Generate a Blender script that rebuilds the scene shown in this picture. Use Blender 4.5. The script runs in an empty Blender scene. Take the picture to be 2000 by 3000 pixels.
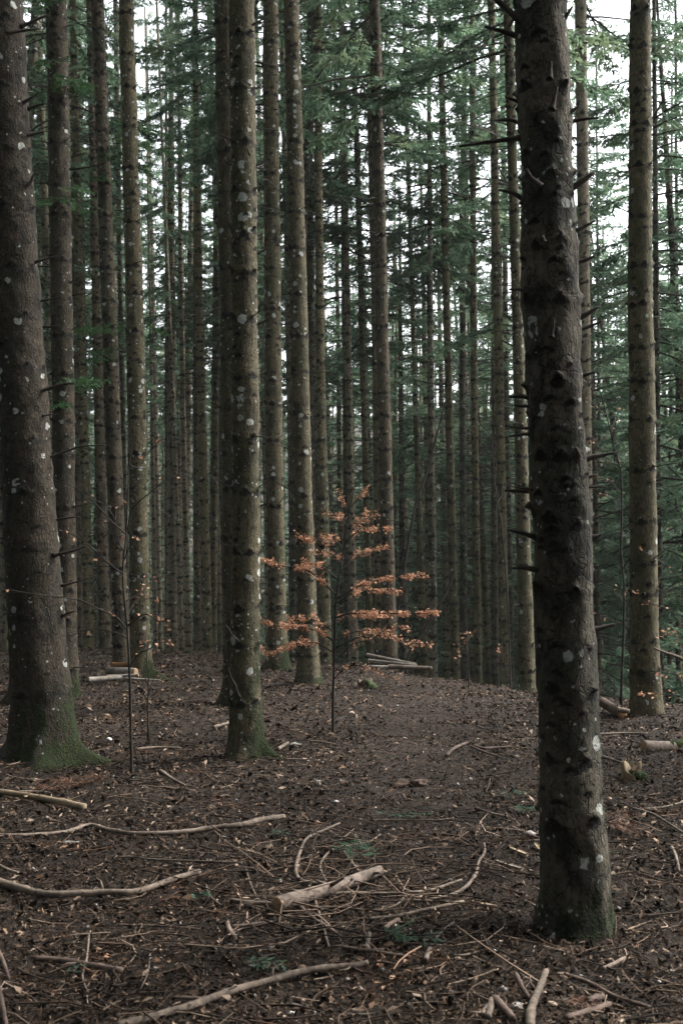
import bpy, math, random
import numpy as np
from mathutils import Vector

R = math.radians
SC = bpy.context.scene
COL = SC.collection
PI = math.pi

# ------------------------------------------------------------------ camera
FPX = 3333.0                       # focal length in photo pixels (photo 2000 x 3000)
CAM_H = 1.70
PITCH = math.atan(128.0 / FPX)
cam_data = bpy.data.cameras.new('camera')
cam = bpy.data.objects.new('camera', cam_data)
COL.objects.link(cam)
cam.location = (0, 0, CAM_H)
cam.rotation_euler = (PI / 2 + PITCH, 0, 0)
cam_data.sensor_fit = 'AUTO'
cam_data.sensor_width = 36.0
cam_data.lens = 40.0
cam_data.clip_end = 1000
cam_data.dof.use_dof = True
cam_data.dof.focus_distance = 9.0
cam_data.dof.aperture_fstop = 4.5
SC.camera = cam

# ------------------------------------------------------------------ sky, sun, exposure
SUN_EL, SUN_AZ = R(46), R(68)      # azimuth from +Y (view direction) towards +X (right)
w = bpy.data.worlds.new('World')
SC.world = w
w.use_nodes = True
nt = w.node_tree
bg = nt.nodes['Background']
sky = nt.nodes.new('ShaderNodeTexSky')
sky.sky_type = 'NISHITA'
sky.sun_disc = False
sky.sun_elevation = SUN_EL
sky.sun_rotation = SUN_AZ
sky.air_density = 1.0
sky.dust_density = 4.0
sky.ozone_density = 1.0
hs = nt.nodes.new('ShaderNodeHueSaturation')
hs.inputs['Saturation'].default_value = 0.22
nt.links.new(sky.outputs[0], hs.inputs['Color'])
nt.links.new(hs.outputs[0], bg.inputs['Color'])
bg.inputs['Strength'].default_value = 0.15

sun_d = bpy.data.lights.new('sun', 'SUN')
sun_d.energy = 1.5
sun_d.angle = R(14)
sun_d.color = (1.0, 0.94, 0.84)
sun = bpy.data.objects.new('sun', sun_d)
COL.objects.link(sun)
sdir = Vector((math.sin(SUN_AZ) * math.cos(SUN_EL), math.cos(SUN_AZ) * math.cos(SUN_EL), math.sin(SUN_EL)))
sun.rotation_euler = (-sdir).to_track_quat('-Z', 'Y').to_euler()
sun.location = (20, 20, 40)

SC.view_settings.view_transform = 'Standard'
SC.view_settings.look = 'None'
SC.view_settings.exposure = 2.05
SC.view_settings.gamma = 1.0
SC.render.engine = 'CYCLES'
cy = SC.cycles
cy.use_denoising = True
cy.max_bounces = 5
cy.diffuse_bounces = 4
cy.glossy_bounces = 2
cy.transmission_bounces = 4
cy.volume_bounces = 0
cy.transparent_max_bounces = 4
cy.caustics_reflective = False
cy.caustics_refractive = False
HAZE = 0.0005

# ------------------------------------------------------------------ pixel <-> world
CP, SP = math.cos(PITCH), math.sin(PITCH)


def ray(u, v):
    dx, dy = (u - 1000.0) / FPX, (1500.0 - v) / FPX
    return dx, CP - dy * SP, SP + dy * CP


def at(u, v, Y):
    x, y, z = ray(u, v)
    t = Y / y
    return Vector((x * t, Y, CAM_H + z * t))


# ------------------------------------------------------------------ numpy noise
def _hash(ix, iy, iz, seed):
    n = (ix.astype(np.int64) * 374761393 + iy.astype(np.int64) * 668265263 + iz.astype(np.int64) * 2147483647 + seed * 1274126177) & 0xFFFFFFFF
    n = ((n ^ (n >> 13)) * 1274126177) & 0xFFFFFFFF
    n = (n ^ (n >> 16)) & 0xFFFFFF
    return n.astype(np.float64) / 0xFFFFFF


def vnoise(x, y, z=None, seed=0):
    x = np.asarray(x, float); y = np.asarray(y, float)
    z = np.zeros_like(x) if z is None else np.asarray(z, float)
    ix, iy, iz = np.floor(x), np.floor(y), np.floor(z)
    fx, fy, fz = x - ix, y - iy, z - iz
    fx = fx * fx * (3 - 2 * fx); fy = fy * fy * (3 - 2 * fy); fz = fz * fz * (3 - 2 * fz)
    r = 0
    for a in (0, 1):
        wx = fx if a else 1 - fx
        for b in (0, 1):
            wy = fy if b else 1 - fy
            for c in (0, 1):
                wz = fz if c else 1 - fz
                r = r + wx * wy * wz * _hash(ix + a, iy + b, iz + c, seed)
    return r * 2 - 1


def ground_base(x, y):
    x = np.asarray(x, float); y = np.asarray(y, float)
    crest = np.clip(17.0 - 1.1 * x, 11.5, 19.5)
    t = np.maximum(0, y - crest)
    q = x / np.maximum(y, 1.0)
    S = 0.11 + 0.33 / (1 + np.exp(-(q + 0.07) / 0.05))
    drop = S * t * t / (t + 3.0)
    drop = 22 * np.tanh(drop / 22)
    far = np.maximum(0, y - 110) * 0.32
    return far - drop


def ground_z(x, y):
    x = np.asarray(x, float); y = np.asarray(y, float)
    z = ground_base(x, y)
    z = z + 0.055 * vnoise(x / 1.7, y / 1.7, seed=3) + 0.038 * vnoise(x / 0.55, y / 0.55, seed=4)
    return z


def gz(x, y):
    return float(ground_z(np.array([x]), np.array([y]))[0])


def on_ground(u, v, lift=0.0):
    x, y, z = ray(u, v)
    t = (CAM_H) / max(-z, 0.02)
    for _ in range(12):
        h = gz(x * t, y * t) + lift
        t = t + 0.7 * ((CAM_H - h) / max(-z, 0.02) - t)
        t = min(t, 40)
    return Vector((x * t, y * t, gz(x * t, y * t) + lift))


# ------------------------------------------------------------------ mesh helpers
def np_mesh(name, V, F, mat=None, attrs=None, smooth=True):
    """V (n,3), F list of (m,k) integer arrays, attrs {name: per-vertex floats}"""
    me = bpy.data.meshes.new(name)
    V = np.asarray(V, np.float32)
    me.vertices.add(len(V))
    me.vertices.foreach_set('co', V.ravel())
    F = [np.asarray(f, np.int32) for f in (F if isinstance(F, list) else [F]) if len(f)]
    nl = sum(f.size for f in F)
    npoly = sum(len(f) for f in F)
    me.loops.add(nl)
    me.polygons.add(npoly)
    me.loops.foreach_set('vertex_index', np.concatenate([f.ravel() for f in F]))
    tot = np.concatenate([np.full(len(f), f.shape[1], np.int32) for f in F])
    st = np.concatenate([[0], np.cumsum(tot)[:-1]]).astype(np.int32)
    me.polygons.foreach_set('loop_start', st)
    me.polygons.foreach_set('loop_total', tot)
    if smooth:
        me.polygons.foreach_set('use_smooth', np.ones(npoly, bool))
    for k, a in (attrs or {}).items():
        at_ = me.attributes.new(k, 'FLOAT', 'POINT')
        at_.data.foreach_set('value', np.asarray(a, np.float32))
    me.update(calc_edges=True)
    if mat:
        me.materials.append(mat)
    return me


class MB:
    def __init__(s):
        s.V, s.F3, s.F4, s.n = [], [], [], 0

    def add(s, V, F4=None, F3=None):
        V = np.asarray(V, float).reshape(-1, 3)
        if F4 is not None and len(F4):
            s.F4.append(np.asarray(F4, int) + s.n)
        if F3 is not None and len(F3):
            s.F3.append(np.asarray(F3, int) + s.n)
        s.V.append(V); s.n += len(V)

    def tube(s, P, rad, seg=6, cap=True, jit=0.0, rng=None):
        P = np.asarray(P, float); n = len(P)
        rad = np.broadcast_to(np.asarray(rad, float), (n,))
        T = np.gradient(P, axis=0)
        T /= np.linalg.norm(T, axis=1, keepdims=True) + 1e-9
        ref = np.array([0, 0, 1.0]) if abs(T[0, 2]) < 0.8 else np.array([1.0, 0, 0])
        N = np.cross(T, ref); N /= np.linalg.norm(N, axis=1, keepdims=True) + 1e-9
        B = np.cross(T, N)
        a = np.arange(seg) * 2 * PI / seg
        rr = rad[:, None] * np.ones((1, seg))
        if jit and rng is not None:
            rr = rr * (1 + jit * rng.standard_normal((n, seg)))
        V = P[:, None] + rr[..., None] * (np.cos(a)[None, :, None] * N[:, None] + np.sin(a)[None, :, None] * B[:, None])
        V = V.reshape(-1, 3)
        i = np.arange(n - 1)[:, None] * seg; j = np.arange(seg)[None]
        j2 = (j + 1) % seg
        F = np.stack([i + j, i + j2, i + seg + j2, i + seg + j], -1).reshape(-1, 4)
        F3 = []
        if cap:
            V = np.vstack([V, P[:1], P[-1:]])
            c0, c1 = n * seg, n * seg + 1
            for k in range(seg):
                F3.append((c0, (k + 1) % seg, k))
                F3.append((c1, (n - 1) * seg + k, (n - 1) * seg + (k + 1) % seg))
        s.add(V, F, F3 if F3 else None)

    def mesh(s, name, mat=None, smooth=True):
        F = []
        if s.F4: F.append(np.vstack(s.F4))
        if s.F3: F.append(np.vstack(s.F3))
        return np_mesh(name, np.vstack(s.V), F, mat, None, smooth)


def link(name, me, parent=None, loc=None, rot=None):
    o = bpy.data.objects.new(name, me)
    COL.objects.link(o)
    if parent: o.parent = parent
    if loc is not None: o.location = loc
    if rot is not None: o.rotation_euler = rot
    return o


def tag(o, label=None, cat=None, group=None, kind=None):
    if label: o['label'] = label
    if cat: o['category'] = cat
    if group: o['group'] = group
    if kind: o['kind'] = kind
    return o


def smooth_line(P, k=6):
    """Catmull-Rom through the points"""
    P = np.asarray(P, float)
    if len(P) < 3:
        t = np.linspace(0, 1, k * 2)[:, None]
        return P[0] * (1 - t) + P[-1] * t
    Q = np.vstack([2 * P[0] - P[1], P, 2 * P[-1] - P[-2]])
    out = []
    for i in range(1, len(Q) - 2):
        for t in np.linspace(0, 1, k, endpoint=False):
            a, b, c, d = Q[i - 1], Q[i], Q[i + 1], Q[i + 2]
            out.append(0.5 * ((2 * b) + (c - a) * t + (2 * a - 5 * b + 4 * c - d) * t * t + (3 * b - a - 3 * c + d) * t ** 3))
    out.append(P[-1])
    return np.array(out)


# ------------------------------------------------------------------ materials
class NT:
    def __init__(s, name):
        s.m = bpy.data.materials.new(name)
        s.m.use_nodes = True
        s.t = s.m.node_tree
        s.b = s.t.nodes['Principled BSDF']
        s.b.inputs['Roughness'].default_value = 0.9
        s.b.inputs['Specular IOR Level'].default_value = 0.25

    def n(s, typ, **kw):
        n = s.t.nodes.new('ShaderNode' + typ)
        for k, v in kw.items():
            setattr(n, k, v)
        return n

    def l(s, a, b):
        s.t.links.new(a, b)

    def val(s, sock, v):
        if isinstance(v, bpy.types.NodeSocket): s.l(v, sock)
        else: sock.default_value = v

    def math(s, op, a, b=0.0, c=None, clamp=False):
        n = s.n('Math', operation=op, use_clamp=clamp)
        s.val(n.inputs[0], a); s.val(n.inputs[1], b)
        if c is not None: s.val(n.inputs[2], c)
        return n.outputs[0]

    def mix(s, f, a, b, blend='MIX'):
        n = s.n('Mix', data_type='RGBA', blend_type=blend)
        s.val(n.inputs[0], f)
        for sock, v in ((n.inputs[6], a), (n.inputs[7], b)):
            if isinstance(v, tuple) and len(v) == 3: v = v + (1,)
            s.val(sock, v)
        return n.outputs[2]

    def noise(s, vec, scale, detail=4, rough=0.55, out=0, dist=0.0):
        n = s.n('TexNoise')
        s.l(vec, n.inputs['Vector'])
        n.inputs['Scale'].default_value = scale
        n.inputs['Detail'].default_value = detail
        n.inputs['Roughness'].default_value = rough
        n.inputs['Distortion'].default_value = dist
        return n.outputs[out]

    def voro(s, vec, scale, feature='F1', rnd=1.0):
        n = s.n('TexVoronoi', feature=feature)
        s.l(vec, n.inputs['Vector'])
        n.inputs['Scale'].default_value = scale
        n.inputs['Randomness'].default_value = rnd
        return n

    def ramp(s, f, stops):
        n = s.n('ValToRGB')
        s.val(n.inputs[0], f)
        e = n.color_ramp.elements
        while len(e) < len(stops): e.new(0.5)
        for k, (p, c) in enumerate(stops):
            e[k].position = p
            e[k].color = c + (1,) if len(c) == 3 else c
        return n.outputs[0]

    def step(s, v, a, b):
        n = s.n('MapRange', interpolation_type='SMOOTHSTEP')
        s.val(n.inputs['Value'], v)
        n.inputs['From Min'].default_value = a
        n.inputs['From Max'].default_value = b
        return n.outputs[0]

    def scale(s, vec, xyz):
        n = s.n('Mapping')
        s.l(vec, n.inputs['Vector'])
        n.inputs['Scale'].default_value = xyz
        return n.outputs[0]

    def attr(s, name, typ='GEOMETRY'):
        n = s.n('Attribute', attribute_type=typ, attribute_name=name)
        return n.outputs['Fac']

    def bump(s, h, strength, dist):
        n = s.n('Bump')
        s.l(h, n.inputs['Height'])
        n.inputs['Strength'].default_value = strength
        n.inputs['Distance'].default_value = dist
        s.l(n.outputs[0], s.b.inputs['Normal'])


def rand_coords(g):
    tc = g.n('TexCoord')
    oi = g.n('ObjectInfo')
    add = g.n('VectorMath', operation='ADD')
    comb = g.n('CombineXYZ')
    r = oi.outputs['Random']
    g.l(g.math('MULTIPLY', r, 37.0), comb.inputs[0])
    g.l(g.math('MULTIPLY', r, 91.0), comb.inputs[1])
    g.l(g.math('MULTIPLY', r, 53.0), comb.inputs[2])
    g.l(tc.outputs['Object'], add.inputs[0])
    g.l(comb.outputs[0], add.inputs[1])
    return add.outputs[0]


def bark_material(name, dark, light, tint, streak, plates):
    g = NT(name)
    v = rand_coords(g)
    wv = g.n('VectorMath', operation='SCALE'); g.l(g.noise(v, 16, 3, out=1), wv.inputs[0]); wv.inputs['Scale'].default_value = 0.05
    av = g.n('VectorMath', operation='ADD'); g.l(v, av.inputs[0]); g.l(wv.outputs[0], av.inputs[1])
    wvec = av.outputs[0]
    vs = g.scale(v, (1, 1, 0.30))
    big = g.noise(v, 2.2, 3)
    mid = g.noise(g.scale(wvec, (1, 1, 0.7)), 15, 4, 0.65)
    fine = g.noise(vs, 60, 5, 0.7)
    grain = g.noise(v, 150, 3, 0.6)
    ed = g.voro(g.scale(wvec, (1, 1, 0.5)), 34, 'DISTANCE_TO_EDGE').outputs['Distance']
    crack = g.math('MULTIPLY', g.math('SUBTRACT', 1.0, g.step(ed, 0.0, 0.12)), g.step(mid, 0.42, 0.6))
    f = g.math('ADD', g.math('MULTIPLY', fine, 0.45 + 0.25 * streak), g.math('MULTIPLY', mid, 0.40))
    f = g.math('ADD', f, g.math('MULTIPLY', grain, 0.25))
    col = g.mix(g.step(f, 0.45, 0.68), dark, light)
    fleck = g.step(g.noise(g.scale(wvec, (1, 1, 1.3)), 24, 4, 0.7), 0.50, 0.60)
    col = g.mix(g.math('MULTIPLY', fleck, 0.42), col, tuple(c * 0.45 for c in dark))
    col = g.mix(g.math('MULTIPLY', g.step(g.noise(g.scale(wvec, (1, 1, 0.6)), 31, 4, 0.7), 0.57, 0.66), 0.5), col, tuple(min(1.0, c * 1.5) for c in light))
    col = g.mix(g.math('MULTIPLY', g.step(big, 0.42, 0.66), 0.65), col, tint)
    blot = g.step(g.noise(g.scale(v, (1, 1, 0.6)), 6, 4, 0.6), 0.50, 0.66)
    col = g.mix(g.math('MULTIPLY', blot, 0.40 + 0.35 * plates), col, tuple(c * 0.55 for c in dark))
    col = g.mix(g.math('MULTIPLY', crack, plates * 0.7), col, tuple(c * 0.4 for c in dark))
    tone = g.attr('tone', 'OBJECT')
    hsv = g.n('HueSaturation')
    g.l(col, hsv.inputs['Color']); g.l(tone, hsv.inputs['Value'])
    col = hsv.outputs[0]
    # crustose lichen spots
    warp = g.n('VectorMath', operation='ADD')
    nz = g.noise(v, 34, 3, out=1)
    sc = g.n('VectorMath', operation='SCALE'); g.l(nz, sc.inputs[0]); sc.inputs['Scale'].default_value = 0.03
    g.l(v, warp.inputs[0]); g.l(sc.outputs[0], warp.inputs[1])
    lich = g.attr('lichen', 'OBJECT')
    patch = g.math('ADD', 0.25, g.math('MULTIPLY', g.step(big, 0.40, 0.60), 0.75))
    lcol = g.mix(g.noise(v, 75, 3, 0.7), (0.20, 0.21, 0.19), (0.62, 0.65, 0.62))
    for scl, rmax, keepf, p in ((13.0, 0.58, 0.60, 1.5), (36.0, 0.46, 0.30, 1.0)):
        lv = g.voro(warp.outputs[0], scl)
        sep = g.n('SeparateColor'); g.l(lv.outputs['Color'], sep.inputs[0])
        rad = g.math('MULTIPLY', g.math('POWER', sep.outputs[0], p), rmax)
        keep = g.math('LESS_THAN', sep.outputs[1], g.math('MULTIPLY', lich, g.math('MULTIPLY', patch, keepf)))
        ins = g.step(g.math('SUBTRACT', rad, lv.outputs['Distance']), 0.0, 0.05)
        spot = g.math('MULTIPLY', ins, keep)
        holes = g.step(g.noise(v, 55, 3, 0.7), 0.30, 0.44)
        col = g.mix(g.math('MULTIPLY', g.math('MULTIPLY', spot, holes), 0.85), col, lcol)
    # thin grey-green film lichen
    film = g.math('MULTIPLY', g.step(g.noise(v, 26, 5, 0.75), 0.58, 0.68), g.math('MULTIPLY', lich, 0.6))
    col = g.mix(film, col, (0.17, 0.175, 0.145))
    k = g.attr('knot')
    kk = g.step(g.math('ADD', k, g.math('ADD', g.math('MULTIPLY', g.math('SUBTRACT', mid, 0.5), 0.8), g.math('MULTIPLY', g.math('SUBTRACT', fine, 0.5), 1.1))), 0.10, 0.50)
    col = g.mix(g.math('MULTIPLY', kk, 0.95), col, (0.009, 0.008, 0.007))
    m = g.attr('moss')
    mn = g.math('ADD', g.math('MULTIPLY', g.math('SUBTRACT', g.noise(g.scale(v, (1, 1, 0.5)), 5, 4, 0.65), 0.5), 2.6), g.math('MULTIPLY', g.math('SUBTRACT', g.noise(v, 40, 4, 0.7), 0.5), 1.0))
    mm = g.step(g.math('ADD', m, mn), 0.50, 0.78)
    mcol = g.mix(g.step(g.noise(v, 48, 5, 0.7), 0.35, 0.7), (0.006, 0.010, 0.003), (0.028, 0.047, 0.006))
    col = g.mix(mm, col, mcol)
    g.l(col, g.b.inputs['Base Color'])
    h = g.math('ADD', g.math('MULTIPLY', fine, 0.6), g.math('MULTIPLY', mid, 0.9))
    h = g.math('SUBTRACT', h, g.math('MULTIPLY', crack, plates * 0.5))
    h = g.math('ADD', h, g.math('MULTIPLY', mm, g.noise(v, 90, 3)))
    g.bump(h, 1.0, 0.035)
    return g.m


BARK = {
    'olive': bark_material('bark_olive', (0.030, 0.026, 0.016), (0.152, 0.128, 0.075), (0.050, 0.053, 0.024), 0.3, 0.45),
    'scaly': bark_material('bark_scaly', (0.024, 0.018, 0.013), (0.142, 0.110, 0.074), (0.046, 0.045, 0.028), 0.6, 0.9),
    'rough': bark_material('bark_rough', (0.012, 0.012, 0.010), (0.165, 0.142, 0.105), (0.022, 0.029, 0.019), 1.0, 1.0),
    'pale': bark_material('bark_pale', (0.060, 0.051, 0.037), (0.225, 0.19, 0.135), (0.10, 0.094, 0.058), 0.3, 0.4),
}


def wood_mat(name, dark, light, scale=40, rnd=True, bump=0.5):
    g = NT(name)
    v = rand_coords(g)
    n1 = g.noise(v, scale, 4, 0.6)
    n2 = g.noise(v, scale * 0.12, 2)
    c = g.mix(g.step(g.math('ADD', g.math('MULTIPLY', n1, 0.6), g.math('MULTIPLY', n2, 0.6)), 0.35, 0.85), dark, light)
    if rnd:
        oi = g.n('ObjectInfo')
        h = g.n('HueSaturation')
        g.l(c, h.inputs['Color'])
        g.l(g.math('ADD', g.math('MULTIPLY', oi.outputs['Random'], 0.4), 0.8), h.inputs['Value'])
        c = h.outputs[0]
    g.l(c, g.b.inputs['Base Color'])
    g.bump(n1, bump, 0.006)
    return g.m


M_dead = wood_mat('dead_branch_wood', (0.012, 0.010, 0.009), (0.055, 0.046, 0.038))
M_twig = wood_mat('sapling_bark', (0.010, 0.009, 0.008), (0.042, 0.036, 0.029))
M_fallen = wood_mat('fallen_branch_bark', (0.036, 0.028, 0.022), (0.23, 0.182, 0.148), 34, bump=0.8)
M_fallen_dark = wood_mat('fallen_branch_dark_bark', (0.040, 0.028, 0.023), (0.16, 0.115, 0.095), 30)
M_fallen_yellow = wood_mat('peeled_yellow_wood', (0.11, 0.080, 0.052), (0.33, 0.26, 0.175), 30)
M_log = wood_mat('log_bark', (0.022, 0.017, 0.014), (0.24, 0.19, 0.16), 26, bump=1.0)
M_pale_log = wood_mat('pale_log_bark', (0.10, 0.085, 0.072), (0.34, 0.305, 0.265), 24, bump=0.9)
M_cut = wood_mat('cut_wood', (0.15, 0.10, 0.06), (0.34, 0.23, 0.14), 35)
M_rotten = wood_mat('rotten_dark_wood', (0.018, 0.012, 0.010), (0.14, 0.095, 0.07), 30, bump=1.0)
M_rot = wood_mat('rotten_orange_wood', (0.13, 0.06, 0.025), (0.42, 0.22, 0.10), 25)


def needle_mat(name, dark, light, warm):
    g = NT(name)
    geo = g.n('NewGeometry')
    oi = g.n('ObjectInfo')
    rpi = geo.outputs['Random Per Island']
    c = g.mix(rpi, dark, light)
    pos = g.n('TexCoord').outputs['Object']
    c = g.mix(g.math('MULTIPLY', g.step(g.noise(pos, 1.1, 2), 0.5, 0.72), 0.7), c, warm)
    h = g.n('HueSaturation'); g.l(c, h.inputs['Color'])
    g.l(g.math('ADD', g.math('MULTIPLY', oi.outputs['Random'], 0.5), 0.75), h.inputs['Value'])
    g.l(h.outputs[0], g.b.inputs['Base Color'])
    g.b.inputs['Roughness'].default_value = 0.6
    tr = g.n('BsdfTranslucent'); g.l(h.outputs[0], tr.inputs['Color'])
    mx = g.n('MixShader'); mx.inputs[0].default_value = 0.45
    g.l(g.b.outputs[0], mx.inputs[1]); g.l(tr.outputs[0], mx.inputs[2])
    g.l(mx.outputs[0], g.t.nodes['Material Output'].inputs['Surface'])
    return g.m


M_needles = needle_mat('conifer_needles', (0.046, 0.090, 0.058), (0.175, 0.270, 0.175), (0.215, 0.265, 0.145))
M_fresh = needle_mat('fresh_conifer_needles', (0.018, 0.050, 0.020), (0.050, 0.115, 0.045), (0.05, 0.10, 0.03))


def leaf_mat(name, a, b):
    g = NT(name)
    geo = g.n('NewGeometry')
    c = g.mix(geo.outputs['Random Per Island'], a, b)
    g.l(c, g.b.inputs['Base Color'])
    g.b.inputs['Roughness'].default_value = 0.65
    tr = g.n('BsdfTranslucent'); g.l(c, tr.inputs['Color'])
    mx = g.n('MixShader'); mx.inputs[0].default_value = 0.3
    g.l(g.b.outputs[0], mx.inputs[1]); g.l(tr.outputs[0], mx.inputs[2])
    g.l(mx.outputs[0], g.t.nodes['Material Output'].inputs['Surface'])
    return g.m


M_beech = leaf_mat('dry_beech_leaf', (0.22, 0.095, 0.050), (0.66, 0.38, 0.24))


def litter_mat(name, stops, rough=0.9, patch=True):
    g = NT(name)
    geo = g.n('NewGeometry')
    c = g.ramp(geo.outputs['Random Per Island'], stops)
    if patch:
        pos = geo.outputs['Position']
        a = g.step(g.noise(pos, 0.9, 4, 0.6), 0.40, 0.62)
        c = g.mix(g.math('MULTIPLY', a, 0.62), c, g.mix(1.0, c, (0.42, 0.40, 0.40), 'MULTIPLY'))
        b = g.step(g.noise(pos, 1.7, 3, 0.6, dist=0.6), 0.56, 0.68)
        c = g.mix(g.math('MULTIPLY', b, 0.45), c, g.mix(1.0, c, (1.5, 0.95, 0.65), 'MULTIPLY'))
    g.l(c, g.b.inputs['Base Color'])
    g.b.inputs['Roughness'].default_value = rough
    return g.m


M_chips = litter_mat('litter_chips', [(0.0, (0.006, 0.004, 0.003)), (0.52, (0.020, 0.0125, 0.0078)), (0.78, (0.068, 0.042, 0.026)), (0.93, (0.20, 0.135, 0.092)), (1.0, (0.46, 0.36, 0.28))])
M_sticks = litter_mat('litter_sticks', [(0.0, (0.012, 0.008, 0.0065)), (0.5, (0.048, 0.032, 0.022)), (0.82, (0.155, 0.108, 0.078)), (1.0, (0.36, 0.27, 0.21))])
M_pebbles = litter_mat('litter_pebbles', [(0.0, (0.10, 0.09, 0.085)), (0.6, (0.28, 0.26, 0.25)), (1.0, (0.58, 0.56, 0.55))], patch=False)


def ground_mat():
    g = NT('forest_floor')
    pos = g.n('NewGeometry').outputs['Position']
    n1 = g.noise(pos, 55, 6, 0.7)
    n2 = g.noise(pos, 1.1, 3)
    n3 = g.noise(pos, 9, 4, 0.6)
    c = g.ramp(g.math('ADD', g.math('MULTIPLY', n1, 0.8), g.math('MULTIPLY', n3, 0.25)), [(0.3, (0.006, 0.0045, 0.004)), (0.52, (0.020, 0.0135, 0.0095)), (0.68, (0.058, 0.037, 0.026)), (0.85, (0.13, 0.088, 0.064))])
    c = g.mix(g.math('MULTIPLY', g.step(n2, 0.45, 0.7), 0.5), c, g.mix(1.0, c, (0.55, 0.5, 0.48), 'MULTIPLY'))
    g.l(c, g.b.inputs['Base Color'])
    g.bump(g.math('ADD', n1, g.math('MULTIPLY', n3, 1.5)), 1.0, 0.03)
    return g.m


M_ground = ground_mat()


def stone_mat():
    g = NT('pale_stone')
    v = rand_coords(g)
    n = g.noise(v, 45, 4)
    c = g.mix(n, (0.14, 0.135, 0.13), (0.50, 0.49, 0.485))
    g.l(c, g.b.inputs['Base Color'])
    g.bump(n, 0.4, 0.01)
    return g.m


M_stone = stone_mat()


def moss_mat():
    g = NT('moss')
    v = rand_coords(g)
    n = g.noise(v, 40, 4)
    g.l(g.mix(n, (0.006, 0.012, 0.003), (0.036, 0.058, 0.010)), g.b.inputs['Base Color'])
    g.bump(n, 1.0, 0.02)
    return g.m


M_moss = moss_mat()

# ------------------------------------------------------------------ ground
def build_ground():
    rad = np.concatenate([[0.0], np.geomspace(0.6, 3.2, 14)[:-1], np.geomspace(3.2, 30, 330)[:-1], np.geomspace(30, 300, 70)])
    fr = np.linspace(-R(32), R(32), 420)
    bk = np.linspace(R(32), 2 * PI - R(32), 70)[1:-1]
    th = np.concatenate([fr, bk])
    rr, tt = np.meshgrid(rad[1:], th, indexing='ij')
    X, Y = rr * np.sin(tt), rr * np.cos(tt)
    Z = ground_z(X, Y)
    fade = np.clip(1 - rr / 30, 0, 1)
    Z = Z + fade * (0.016 * vnoise(X / 0.17, Y / 0.17, seed=5) + 0.011 * vnoise(X / 0.06, Y / 0.06, seed=6))
    n, m = rr.shape
    V = np.stack([X, Y, Z], -1).reshape(-1, 3)
    i = np.arange(n - 1)[:, None] * m; j = np.arange(m)[None]; j2 = (j + 1) % m
    F = np.stack([i + j, i + m + j, i + m + j2, i + j2], -1).reshape(-1, 4)
    V = np.vstack([V, [[0, 0, gz(0, 0)]]])
    c = len(V) - 1
    F3 = np.stack([np.full(m, c), np.arange(m), (np.arange(m) + 1) % m], -1)
    me = np_mesh('ground', V, [F, F3], M_ground)
    o = link('ground', me)
    tag(o, 'dark brown forest floor with a low ridge and slope beyond', None, None, 'structure')


build_ground()
rng = np.random.default_rng(7)


def sample_floor(n, rmin=3.0, rmax=26.0, p=0.7, half=R(26)):
    """more pieces close by; returns x, y"""
    u = rng.random(n)
    a, b = rmin ** (1 - p), rmax ** (1 - p)
    r = (a + u * (b - a)) ** (1 / (1 - p))
    t = rng.uniform(-half, half, n)
    return r * np.sin(t), r * np.cos(t), r


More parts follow.
